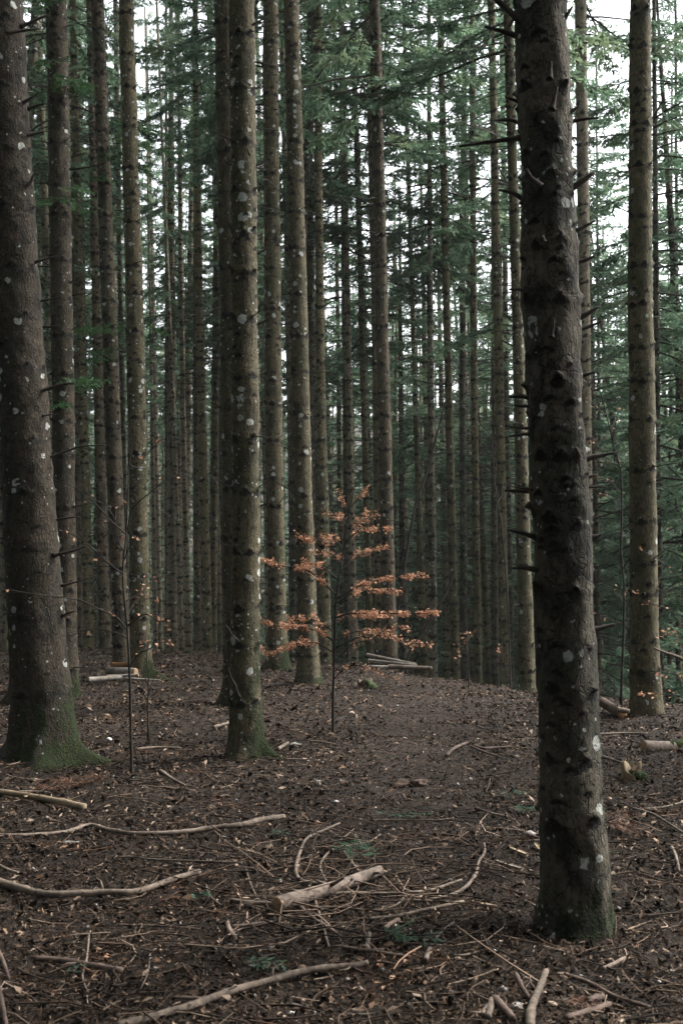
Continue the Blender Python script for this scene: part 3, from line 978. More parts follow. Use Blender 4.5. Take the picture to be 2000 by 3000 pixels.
def build_tree(idx, key, d, bark, samples, label, opt):
    b = at(samples[-1][1], samples[-1][0], d)
    # foot of the tree: carry the axis down to the ground
    pts = [at(u, v, d) for v, u, _ in samples]
    ppm = [math.sqrt(1 + ((u - 1000) / FPX) ** 2) * 0 + d / FPX for v, u, _ in samples]
    rad = [0.5 * wd * p for (v, u, wd), p in zip(samples, ppm)]
    zs = [p.z for p in pts]; xs = [p.x for p in pts]
    pc = np.polyfit(zs, xs, min(1 if len(zs) < 4 else 2, len(zs) - 1))
    zb = zs[-1]
    for _ in range(4):
        xb = xs[-1] + (zb - zs[-1]) * (xs[-1] - xs[-2]) / (zs[-1] - zs[-2])
        zb = gz(xb, d)
    root = bpy.data.objects.new('conifer_tree', None)
    COL.objects.link(root)
    root.location = (xb, d, zb)
    root.empty_display_size = 0.3
    tag(root, label, 'tree', NEEDLE_GROUP)
    zl = [z - zb for z in zs] + [0.0]
    xl = [x - xb for x in xs] + [0.0]
    rl = rad + [rad[-1] * 1.04]
    rg = random.Random(idx * 17 + 3)
    H = 24 + rg.random() * 6
    if opt.get('snag'): H = zl[0] + 0.4
    zdet = min(H - 0.5, max(zl) + 1.0)
    if d < 6: dz, seg = 0.010, 72
    elif d < 11: dz, seg = 0.014, 56
    elif d < 20: dz, seg = 0.022, 36
    else: dz, seg = 0.035, 22
    me, kl, (z, ax, r) = trunk_mesh(1000 + idx, zl, xl, rl, H, zdet, dz, seg, True, opt.get('moss', 0.0), 0.6, opt.get('roots', ()),
                                    opt.get('flare', 0.3), opt.get('whorl', 0.5), opt.get('inter', 6), opt.get('rough', 0.004 if d < 15 else 0.003), 0.022 if d < 10 else 0.035, 0.034 if d < 10 else 0.034, 1.3 if d < 6 else 1.0)
    me.materials.append(BARK[bark])
    tr = link('trunk', me, root)
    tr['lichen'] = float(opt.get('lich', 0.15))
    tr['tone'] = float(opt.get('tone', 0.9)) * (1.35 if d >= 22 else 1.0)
    AX[key] = (root, z, ax, r, d)
    # crown
    if not opt.get('snag'):
        low = opt.get('low', False)
        hc = (H - 20 * 0.98) if low else (H - CROWN_H * 0.98)
        hc = max(hc, 3.0)
        if not low and d < 18: hc = max(hc, d * 0.5 + 4.5)
        src = CROWNS_LOW[idx % 3] if low else CROWNS[idx % 4]
        xa = np.interp(hc, z, ax)
        lean = math.atan2(np.interp(hc + 3, z, ax) - xa, 3.0)
        c = link('crown', src, root, (xa, 0, hc), (0, lean, rg.random() * 6.28))
        cw = 0.6 if key in ('far_g', 'far_h', 'far_i', 'far_ib', 'far_j', 'far_k', 'far_kb', 'far_l', 'far_d', 'far_e', 'far_o', 'far_q') else 1.0
        H = max(H, hc + 10); s = (H - hc) / (20.0 if low else CROWN_H) * 1.0
        c.scale = (cw, cw, s)
    # short knots stubs on the trunk surface, one mesh; longer dead branches one by one
    nr = np.random.default_rng(500 + idx)
    longs = []
    cap = 22 if d < 20 else 0
    for (kz, kt, kr, kx, ks, main) in kl:
        p0 = np.array([kx + math.cos(kt) * kr * 0.8, math.sin(kt) * kr * 0.8, kz])
        vis = math.sin(kt) < 0.35
        if main and vis and key not in ('big', 'giant') and len(longs) < cap and nr.random() < (0.30 if key != 'branchy' else 0.6) and kz < zl[0] + 0.5:
            longs.append((p0, kt))
            continue
    for p0, kt in longs:
        L = nr.uniform(0.10, 0.45) if key != 'branchy' else nr.uniform(0.25, 0.8)
        sm = stub_mesh(nr, L, nr.uniform(0.006, 0.011), nr.uniform(-0.05, 0.55), nr.uniform(-0.2, 0.35), 5)
        o = link('dead_branch', sm.mesh('dead_branch', M_dead), root, p0 - np.array([math.cos(kt), math.sin(kt), 0]) * 0.03, (0, 0, kt))
    if d >= 17 and not opt.get('low'):
        t = link('dead_twigs', TWIGS[idx % 3], root, (0, 0, 0), (0, math.atan2(np.interp(8, z, ax), 8.0), rg.random() * 6.28))
        t['kind'] = 'stuff'
    if opt.get('snag'):
        t = link('dead_twigs', TWIGS[1], root, (0, 0, zl[0] - 9.5), (0, 0, 1.0))
        t['kind'] = 'stuff'
    return root


for i, (key, d, bark, sm, label, opt) in enumerate(TREES):
    build_tree(i, key, d, bark, sm, label, opt)


def traced_branch(key, pts, w0, w1, dy=0.0, dy1=None, name='dead_branch', mat=None):
    """a dead branch on a traced trunk, given in photo pixels; dy shifts it towards (-) or away from the camera"""
    root, z, ax, r, d = AX[key]
    n = len(pts)
    dy1 = dy if dy1 is None else dy1
    P = []
    for i, (u, v) in enumerate(pts):
        p = at(u, v, d + dy + (dy1 - dy) * i / (n - 1)) - root.location
        P.append(tuple(p))
    nr = np.random.default_rng(int(pts[0][0] * 7 + pts[0][1]))
    P = smooth_line(P, 5) if n > 2 else smooth_line([P[0], (np.array(P[0]) * 0.45 + np.array(P[1]) * 0.55) + nr.normal(0, 0.006, 3), P[1]], 5)
    m = MB()
    rr = np.linspace(w0, w1, len(P)) * 0.5 * d / FPX
    rr[0] *= 1.35; rr[1] *= 1.12
    m.tube(P, rr, 7, True, 0.07, nr)
    return link(name, m.mesh(name, mat or M_dead), root)


# stubs of the foreground conifer (base first, tip last)
for pts, w0, w1, dy in [
    ([(1565, 105), (1520, 62), (1449, -5)], 18, 13, -0.05), ([(1605, 108), (1640, 75), (1674, 21)], 19, 6, -0.06), ([(1640, 60), (1650, 30), (1640, -10)], 13, 8, 0.02),
    ([(1525, 110), (1470, 92), (1418, 78)], 14, 6, 0.0), ([(1609, 232), (1613, 180)], 12, 4, -0.16), ([(1614, 322), (1622, 290), (1632, 255)], 14, 4, -0.16),
    ([(1645, 340), (1675, 325), (1698, 310)], 15, 4, -0.04), ([(1655, 362), (1700, 350), (1752, 345)], 11, 5, 0.03), ([(1536, 308), (1478, 285)], 10, 4, 0.0),
    ([(1655, 412), (1693, 404)], 8, 3, 0.03), ([(1540, 402), (1440, 415), (1344, 429)], 12, 6, 0.0), ([(1530, 364), (1450, 353)], 9, 5, 0.03),
    ([(1583, 548), (1540, 495)], 14, 8, -0.16), ([(1640, 570), (1690, 540), (1738, 506)], 21, 9, -0.04), ([(1540, 590), (1500, 565), (1459, 557)], 13, 5, 0.0),
    ([(1645, 694), (1700, 668), (1744, 646)], 15, 4, -0.03), ([(1675, 772), (1742, 750)], 13, 5, 0.0), ([(1668, 838), (1715, 825)], 10, 4, 0.0),
    ([(1560, 857), (1490, 848)], 9, 5, -0.02), ([(1675, 940), (1720, 918), (1755, 897)], 17, 4, -0.03), ([(1690, 967), (1763, 940)], 11, 4, 0.02),
    ([(1685, 1110), (1742, 1089)], 12, 4, 0.0), ([(1560, 1178), (1540, 1164), (1490, 1162)], 13, 6, 0.0), ([(1570, 1188), (1505, 1187)], 8, 5, 0.0),
    ([(1580, 1254), (1480, 1246)], 7, 3, -0.03), ([(1562, 1283), (1545, 1272), (1490, 1277)], 12, 4, 0.0), ([(1700, 1350), (1750, 1336), (1806, 1325)], 16, 5, 0.0),
    ([(1700, 1402), (1744, 1391)], 14, 5, 0.0), ([(1710, 1430), (1772, 1428)], 7, 3, 0.03), ([(1560, 1441), (1478, 1437)], 9, 6, 0.02),
    ([(1575, 1434), (1500, 1426)], 8, 3, -0.03), ([(1715, 1578), (1760, 1565)], 17, 6, 0.0), ([(1575, 1577), (1530, 1562), (1485, 1552)], 13, 4, -0.02),
    ([(1700, 1664), (1751, 1657)], 12, 4, 0.0), ([(1595, 1672), (1500, 1665)], 15, 5, -0.03), ([(1725, 1850), (1798, 1829)], 14, 5, 0.0),
    ([(1612, 990), (1622, 930)], 10, 4, -0.16), ([(1590, 708), (1588, 690)], 12, 6, -0.17), ([(1690, 1345), (1686, 1310)], 16, 6, -0.12), ([(1545, 1490), (1549, 1470)], 14, 8, -0.06),
]:
    traced_branch('big', pts, w0 * 1.45, w1 * 1.25, dy)
for pts, w0, w1, dy in [
    ([(60, 80), (100, 62), (138, 44)], 14, 6, -0.05), ([(20, 98), (70, 90), (118, 84)], 11, 5, -0.15), ([(52, 310), (85, 292), (115, 270)], 14, 5, -0.08),
    ([(82, 320), (132, 303)], 10, 4, 0.0), ([(66, 402), (100, 393), (132, 386)], 12, 4, -0.05), ([(70, 550), (90, 535), (102, 512), (118, 511)], 14, 5, -0.1),
    ([(85, 775), (130, 760), (170, 750)], 12, 4, -0.05), ([(115, 882), (150, 876), (187, 868)], 9, 3, 0.0), ([(118, 958), (175, 952)], 7, 3, 0.05),
    ([(110, 1150), (150, 1136), (187, 1125), (222, 1124)], 13, 4, -0.1), ([(140, 1342), (200, 1320), (238, 1308), (312, 1304)], 9, 3, 0.0), ([(125, 1218), (164, 1214)], 6, 3, -0.1),
    ([(150, 1526), (200, 1517), (230, 1514)], 8, 3, 0.0), ([(155, 1628), (190, 1620), (221, 1612), (255, 1600)], 13, 4, -0.1), ([(180, 1716), (220, 1706), (263, 1693)], 8, 3, 0.0),
    ([(187, 1804), (225, 1789)], 11, 4, -0.05), ([(20, 1535), (-10, 1533)], 16, 8, 0.0), ([(12, 1330), (-12, 1329)], 12, 7, 0.0), ([(18, 1575), (-14, 1582)], 7, 3, 0.0),
]:
    traced_branch('giant', pts, w0, w1, dy)
for pts, w0, w1, dy in [
    ([(205, 497), (260, 490), (315, 476)], 7, 3, -0.1), ([(210, 460), (225, 455), (255, 448)], 6, 3, -0.1), ([(200, 288), (230, 270)], 6, 3, 0), ([(205, 830), (237, 812)], 7, 3, -0.1),
    ([(207, 866), (245, 860), (270, 858)], 5, 2, 0), ([(208, 1190), (255, 1190)], 6, 3, 0), ([(212, 1486), (262, 1475)], 8, 3, -0.1), ([(140, 745), (160, 752)], 5, 3, -0.1), ([(115, 815), (150, 830)], 4, 3, 0)]:
    traced_branch('darkleft', pts, w0, w1, dy)
for pts, w0, w1, dy in [
    ([(725, 80), (752, 66), (785, 50)], 9, 3, -0.05), ([(745, 486), (765, 480), (782, 470)], 9, 3, 0), ([(680, 482), (660, 468)], 6, 3, -0.1), ([(745, 745), (765, 738), (785, 726)], 8, 3, 0),
    ([(750, 953), (775, 940), (794, 930)], 7, 3, 0), ([(700, 957), (682, 940)], 6, 3, -0.1), ([(745, 1185), (772, 1173)], 8, 3, 0), ([(752, 1197), (785, 1192)], 5, 2, 0),
    ([(752, 1485), (786, 1472)], 7, 4, 0), ([(755, 1712), (782, 1708)], 7, 3, 0), ([(696, 1104), (660, 1073)], 6, 4, -0.1), ([(733, 455), (724, 430)], 8, 4, -0.15), ([(735, 250), (712, 234)], 5, 3, -0.15)]:
    traced_branch('centre', pts, w0, w1, dy)

# ------------------------------------------------------------------ further conifers, too deep in the stand to tell apart
def fill_variant(i):
    rg = np.random.default_rng(700 + i)
    H = 27.0
    me, kl, _ = trunk_mesh(1700 + i, [0, 9, 18], [0, rg.normal(0, 0.08), rg.normal(0, 0.2)], [0.145, 0.115, 0.085], H, 20.0, 0.06, 14, True, 0, 0, (), 0.3, 0.5, 5, 0.003)
    me.materials.append(BARK[['olive', 'scaly', 'pale', 'rough'][i % 4]])
    return me


FILL = [fill_variant(i) for i in range(8)]
taken = [(AX[k][0].location.x, AX[k][4]) for k in AX]


def fill_tree(x, y, k, low, H, label, group, tone):
    root = bpy.data.objects.new('conifer_tree', None)
    COL.objects.link(root)
    rg = random.Random(int(x * 1000) + int(y * 77))
    root.location = (x, y, gz(x, y))
    lean = rg.gauss(0.012, 0.012)
    root.rotation_euler = (rg.gauss(0, 0.008), -lean, 0)
    tag(root, label, 'tree', group)
    s = H / 27.0
    t = link('trunk', FILL[k % 8], root, None, (0, 0, rg.random() * 6.28))
    wd = rg.uniform(0.75, 1.15) * min(1.0, H / 20)
    t.scale = (wd, wd, s)
    t['lichen'] = rg.choice([0.0, 0.2, 0.5, 0.8]); t['tone'] = tone * rg.uniform(0.75, 1.2)
    if low:
        hc = max(H * 0.06, 1.0)
        if H > 20: hc = H - 19
        c = link('crown', CROWNS_LOW[k % 3], root, (0, 0, hc), (0, 0, rg.random() * 6.28))
        ws = min(1.0, 0.45 + H / 40)
        c.scale = (ws, ws, (H - hc) / 20.0 * 1.02)
    else:
        hc = H - CROWN_H * s
        c = link('crown', CROWNS[k % 4], root, (0, 0, hc), (0, 0, rg.random() * 6.28))
        c.scale = (1, 1, s * 1.02)
        d = link('dead_twigs', TWIGS[k % 3], root, (0, 0, 0), (0, 0, rg.random() * 6.28))
        d['kind'] = 'stuff'
    return root


def coarse_tree(seed):
    """one light mesh: trunk and crown, for the masses of wood beside, behind and far beyond"""
    c = make_crown(seed, 16.0, 2.5, 60, gap=0.05, droop=0.3, sw=0.12, nsub=3, per_m=6)
    n = len(c.vertices)
    V = np.zeros(n * 3, np.float32); c.vertices.foreach_get('co', V)
    V = V.reshape(-1, 3); V[:, 2] += 10.0
    F = np.zeros(len(c.polygons) * 4, np.int32); c.polygons.foreach_get('vertices', F)
    mi = np.zeros(len(c.polygons), np.int32); c.polygons.foreach_get('material_index', mi)
    bpy.data.meshes.remove(c)
    m = MB(); m.tube([(0, 0, -0.5), (0, 0, 9), (0, 0, 18), (0, 0, 26)], [0.16, 0.13, 0.08, 0.02], 8, False)
    tv = np.vstack(m.V); tf = np.vstack(m.F4)
    return np.vstack([V, tv]), np.vstack([F.reshape(-1, 4), tf + n]), np.concatenate([mi, np.full(len(tf), 1, np.int32)])


COARSE = [coarse_tree(400 + i) for i in range(3)]


def wood_mass(name, label, spots, low=0.0):
    VV, FF, MM, k = [], [], [], 0
    rg = np.random.default_rng(9)
    for i, (x, y, H) in enumerate(spots):
        V, F, M = COARSE[i % 3]
        a = rg.random() * 6.28
        Rm = np.array([[math.cos(a), -math.sin(a), 0], [math.sin(a), math.cos(a), 0], [0, 0, 1]])
        W = V.copy()
        sx = rg.uniform(0.85, 1.15) * (min(1.2, 0.5 + H / 40))
        if rg.random() < low and math.hypot(x, y) > 7: W[:, 2] = np.where(W[:, 2] > 9, 1.5 + (W[:, 2] - 9.0) * 24.5 / 17.0, W[:, 2] * 0.2)
        W = (W * np.array([sx, sx, H / 26.0])) @ Rm.T + np.array([x, y, gz(x, y)])
        VV.append(W); FF.append(F + k); MM.append(M); k += len(V)
    me = np_mesh(name, np.vstack(VV), np.vstack(FF), M_needles, smooth=False)
    me.materials.append(BARK['olive'])
    me.polygons.foreach_set('material_index', np.concatenate(MM))
    o = link(name, me); o['tone'] = 0.9; o['lichen'] = 0.0
    tag(o, label, 'woods', None, 'stuff')


FAR_SPOTS = []


def place_fill():
    rg = random.Random(21)
    cnt = 0
    y = 22.0
    while y < 150:
        step = 2.05 + (y - 20) * 0.026
        half = 0.34 * y + 1.5
        x = -half
        while x < half:
            px, py = x + rg.uniform(-0.9, 0.9), y + rg.uniform(-1.0, 1.0)
            x += step * rg.uniform(0.85, 1.2)
            q = px / py
            if any((px - a) ** 2 + ((py - b) * 0.6) ** 2 < 1.0 for a, b in taken): continue
            right = q > 0.02
            g0 = gz(px, py)
            # the stand is closed on the left and opens towards the falling slope on the right
            if right and py < 34 and rg.random() < 0.50: continue
            
            if not right and py > 70 and rg.random() < 0.3: continue
            if -0.19 < q < -0.125 and py < 50: continue
            taken.append((px, py))
            corr = -0.215 < q < -0.07
            if corr and py < 60 and rg.random() < 0.55: continue
            if corr and py >= 60:
                if rg.random() < 0.15: continue
                FAR_SPOTS.append((px, py, CAM_H + math.tan(R(rg.uniform(10, 21))) * py - g0))
                continue
            if py > 56 or (not right and py > 50):
                top = math.tan(R(rg.uniform(6, 15)))
                FAR_SPOTS.append((px, py, min(30, max(9, CAM_H + top * py - g0)) if right else rg.uniform(20, 28)))
                continue
            if right and py < 34:
                low, H = rg.random() < 0.72, rg.uniform(13, 24)
                if q > 0.17: low, H = True, rg.uniform(14, 23)
            elif right:
                top = math.tan(R(rg.uniform(7, 20 if q > 0.17 else 17.5)))
                if rg.random() < 0.10: top = math.tan(R(rg.uniform(15, 22)))
                H = min(30, max(9, CAM_H + top * py - g0))
                low = True
            else:
                low = py > 48 and rg.random() < 0.75 or rg.random() < 0.15
                H = rg.uniform(22, 29)
            if right:
                lab, grp = 'dim conifer on the slope falling away beyond the ridge, lost among its neighbours', 'conifers on the far slope'
            else:
                lab, grp = 'indistinct slender conifer deep in the crowded far stand, half hidden by nearer trunks', 'conifers deep in the far stand'
            fill_tree(px, py, rg.randrange(24), low, H, lab, grp, 0.95)
            cnt += 1
        y += step
    for k in range(46):
        if k < 30: q, py = rg.uniform(-0.205, -0.075), rg.uniform(31, 50)
        else: q, py = rg.uniform(0.03, 0.15), rg.uniform(30, 48)
        px = q * py
        if any((px - a) ** 2 + ((py - b) * 0.5) ** 2 < 0.35 for a, b in taken): continue
        taken.append((px, py))
        right = q > 0
        lab, grp = (('dim conifer on the slope falling away beyond the ridge, lost among its neighbours', 'conifers on the far slope') if right else
                    ('indistinct slender conifer deep in the crowded far stand, half hidden by nearer trunks', 'conifers deep in the far stand'))
        t = fill_tree(px, py, rg.choice([0, 2, 4, 6]), False, rg.uniform(21, 27) if not right else rg.uniform(19, 24), lab, grp, 1.3)
        for c in t.children:
            if c.name.startswith('crown'): c.scale = (0.55, 0.55, c.scale[2] * 0.9); c.location.z += 1.0
        cnt += 1
    print('fill trees', cnt, 'far', len(FAR_SPOTS))
    wood_mass('far_wood', 'mass of dim conifers far down the slope, merging into one green haze', FAR_SPOTS, 1.0)


def place_around():
    """the same stand goes on beside and behind the viewpoint; it is what keeps the light off the floor"""
    rg = random.Random(5)
    spots = []
    y = -24.0
    while y < 24:
        x = -24.0
        while x < 20:
            px, py = x + rg.uniform(-1, 1), y + rg.uniform(-1, 1)
            x += 3.0
            if py > 0 and abs(px) < 0.33 * py + 2.6: continue
            if math.hypot(px, py) < 2.8: continue
            if px > 8 and py > 2: continue             # the open side, where the light comes from
            spots.append((px, py, rg.uniform(23, 28)))
        y += 3.0
    print('around', len(spots))
    wood_mass('surrounding_wood', 'rest of the conifer wood beside and behind the viewpoint', spots, 0.55)


place_fill()
place_around()

# ------------------------------------------------------------------ broadleaf saplings
def leaf_cloud(rg, C, D, size):
    """small folded oval leaves: C centres, D directions"""
    n = len(C)
    up = unit(np.array([0, 0, 1.0]) + rg.normal(0, 0.55, (n, 3)))
    S = unit(np.cross(D, up)); U = np.cross(S, D)
    L = size * rg.uniform(0.6, 1.25, n)[:, None]; W = L * rg.uniform(0.26, 0.40, (n, 1))
    fold = W * rg.uniform(0.1, 0.7, (n, 1)); curl = L * rg.normal(0, 0.14, (n, 1))
    b = C; t = C + D * L + U * curl
    m1 = C + D * L * 0.35; m2 = C + D * L * 0.70 + U * curl * 0.5
    V = np.stack([b, m1 - S * W + U * fold, m2 - S * W * 0.75 + U * fold, t, m2 + S * W * 0.75 + U * fold, m1 + S * W + U * fold, m1, m2], 1)
    f4 = np.array([[6, 1, 2, 7], [6, 7, 4, 5]]); f3 = np.array([[0, 1, 6], [0, 6, 5], [7, 2, 3], [7, 3, 4]])
    k = np.arange(n)[:, None, None] * 8
    return V.reshape(-1, 3), [(k + f4).reshape(-1, 4), (k + f3).reshape(-1, 3)]


def px_line(root, pts, d0, d1, k=5):
    P = []
    for i, (u, v) in enumerate(pts):
        t = i / max(1, len(pts) - 1)
        P.append(np.array(at(u, v, d0 + (d1 - d0) * t) - root.location))
    return smooth_line(P, k)


def sapling(label, cat, d, stem, w0, w1, group=None):
    root = bpy.data.objects.new('young_tree', None)
    COL.objects.link(root)
    u, v = stem[0]
    p = at(u, v, d)
    root.location = (p.x, d, gz(p.x, d))
    tag(root, label, cat, group)
    P = px_line(root, stem, d, d, 6)
    P = np.vstack([[P[0, 0], P[0, 1], min(-0.06, P[0, 2] - 0.05)], P])
    m = MB()
    rg = np.random.default_rng(int(u))
    rr = np.linspace(w0, w1, len(P)) * 0.42 * d / FPX
    rr[:2] *= 1.3
    m.tube(P, rr, 8, True, 0.06, rg)
    link('trunk', m.mesh('trunk', M_twig), root)
    return root


def leafy_branch(root, d, pts, d1, w, n_leaf, rg, size=0.052, start=0.15, spread=0.16, thick=0.03, tw=None):
    P = px_line(root, pts, d, d1, 6)
    m = MB()
    s = np.linspace(0, 1, len(P))
    m.tube(P, np.linspace(w, w * 0.3, len(P)) * 0.5 * d / FPX, 5, True)
    L = np.linalg.norm(np.diff(P, axis=0), axis=1).sum()
    nt_ = tw if tw is not None else max(4, int(L * 9))
    T, TD = [], []
    for i in range(nt_):
        q = start + (1 - start) * (i + rg.random()) / nt_
        p = np.array([np.interp(q, s, P[:, c]) for c in range(3)])
        f = unit(np.array([np.interp(min(1, q + 0.06), s, P[:, c]) - np.interp(q - 0.06, s, P[:, c]) for c in range(3)]))
        sd = np.array([f[1], -f[0], 0.0]); sd = unit(sd)
        dirv = unit(f * rg.uniform(0.5, 1.1) + sd * (1 if i % 2 else -1) * rg.uniform(0.4, 1.0) + np.array([0, 0, rg.normal(0.02, 0.06)]))
        l = spread * rg.uniform(0.5, 1.7) * (1.15 - 0.6 * q)
        mid = p + dirv * l * 0.5 + rg.normal(0, 0.008, 3)
        e = p + dirv * l + np.array([0, 0, -0.01])
        m.tube([p, mid, e], [0.0028, 0.002, 0.001], 3, cap=False)
        T.append((p, e)); TD.append(dirv)
    br = link('branch', m.mesh('branch', M_twig), root)
    if n_leaf:
        idx = rg.integers(0, len(T), n_leaf)
        tt = rg.uniform(0.0, 1.05, n_leaf)[:, None]
        A = np.array([T[i][0] for i in idx]); B = np.array([T[i][1] for i in idx])
        C = A * (1 - tt) + B * tt + rg.normal(0, 1, (n_leaf, 3)) * np.array([0.012, 0.012, thick * 0.5])
        D = np.array([TD[i] for i in idx])
        sgn = rg.choice([-1, 1], (n_leaf, 1))
        D = unit(D * 0.7 + np.cross(D, [0, 0, 1.0]) * sgn * 0.6 + rg.normal(0, 0.35, (n_leaf, 3)) - np.array([0, 0, 0.25]))
        V, F = leaf_cloud(rg, C, D, size)
        link('leaves', np_mesh('leaves', V, F, M_beech, smooth=False), br)
    return br


def disp(*pts):
    return [(x * 1.2755, y * 1.2755) for x, y in pts]


def beech():
    rg = np.random.default_rng(44)
    d = 10.9
    r = sapling('slim young beech holding tiers of copper dry leaves in mid picture', 'young tree', d,
                disp((765, 1688), (765, 1600), (768, 1500), (770, 1400), (778, 1330), (785, 1285), (800, 1180), (812, 1130)), 11, 3)
    B = [
        (disp((772, 1368), (735, 1330), (700, 1308), (650, 1300), (602, 1284)), 0.15, 7, 260),
        (disp((774, 1330), (745, 1305), (720, 1296), (690, 1300)), 0.35, 5, 90),
        (disp((769, 1475), (735, 1452), (690, 1440), (640, 1438), (600, 1424)), -0.1, 7, 330),
        (disp((769, 1455), (740, 1432), (700, 1420), (665, 1428)), 0.4, 5, 130),
        (disp((768, 1500), (730, 1478), (690, 1476), (655, 1490), (607, 1490)), 0.1, 6, 230),
        (disp((770, 1420), (800, 1410), (860, 1408), (930, 1409), (984, 1408)), -0.25, 7, 330),
        (disp((770, 1425), (790, 1415), (840, 1412), (890, 1416)), 0.35, 5, 140),
        (disp((774, 1375), (815, 1350), (860, 1334), (910, 1326), (974, 1322)), 0.2, 7, 200),
        (disp((776, 1385), (810, 1362), (850, 1357), (890, 1358)), -0.3, 5, 130),
        (disp((768, 1470), (810, 1452), (870, 1446), (925, 1440)), 0.3, 5, 100),
        (disp((768, 1490), (830, 1462), (890, 1462), (940, 1476), (990, 1478)), -0.2, 5, 110),
        (disp((782, 1310), (810, 1285), (840, 1268), (868, 1258)), 0.25, 5, 90),
        (disp((786, 1280), (750, 1250), (725, 1238), (706, 1240)), -0.2, 5, 100),
        (disp((790, 1262), (770, 1240), (748, 1228)), 0.3, 4, 60),
        (disp((793, 1245), (820, 1222), (850, 1215), (880, 1213)), 0.1, 5, 90),
        (disp((798, 1215), (820, 1195), (842, 1180)), -0.2, 4, 70),
        (disp((797, 1210), (780, 1190), (768, 1182)), 0.2, 4, 45),
        (disp((806, 1165), (822, 1145), (832, 1135)), 0.0, 3, 30),
        (disp((803, 1178), (790, 1160), (786, 1148)), 0.0, 3, 22),
        (disp((782, 1300), (765, 1275), (735, 1268)), -0.25, 4, 60),
        (disp((766, 1560), (800, 1530), (850, 1535), (905, 1560)), -0.5, 4, 40),
        (disp((767, 1545), (820, 1490), (880, 1440), (935, 1400)), 0.5, 4, 0),
        (disp((768, 1520), (810, 1480), (850, 1470)), -0.3, 4, 12),
    ]
    for pts, dd, wd, n in B:
        leafy_branch(r, d, pts, d + dd, wd, int(n * 2.3), rg, size=0.0235, thick=0.030, spread=0.165)


beech()


def crop5(*pts):
    return [(x / 2.352, 1000 + y / 2.352) for x, y in pts]


def crop8(*pts):
    return [(1500 + x / 2.352, 1000 + y / 2.352) for x, y in pts]


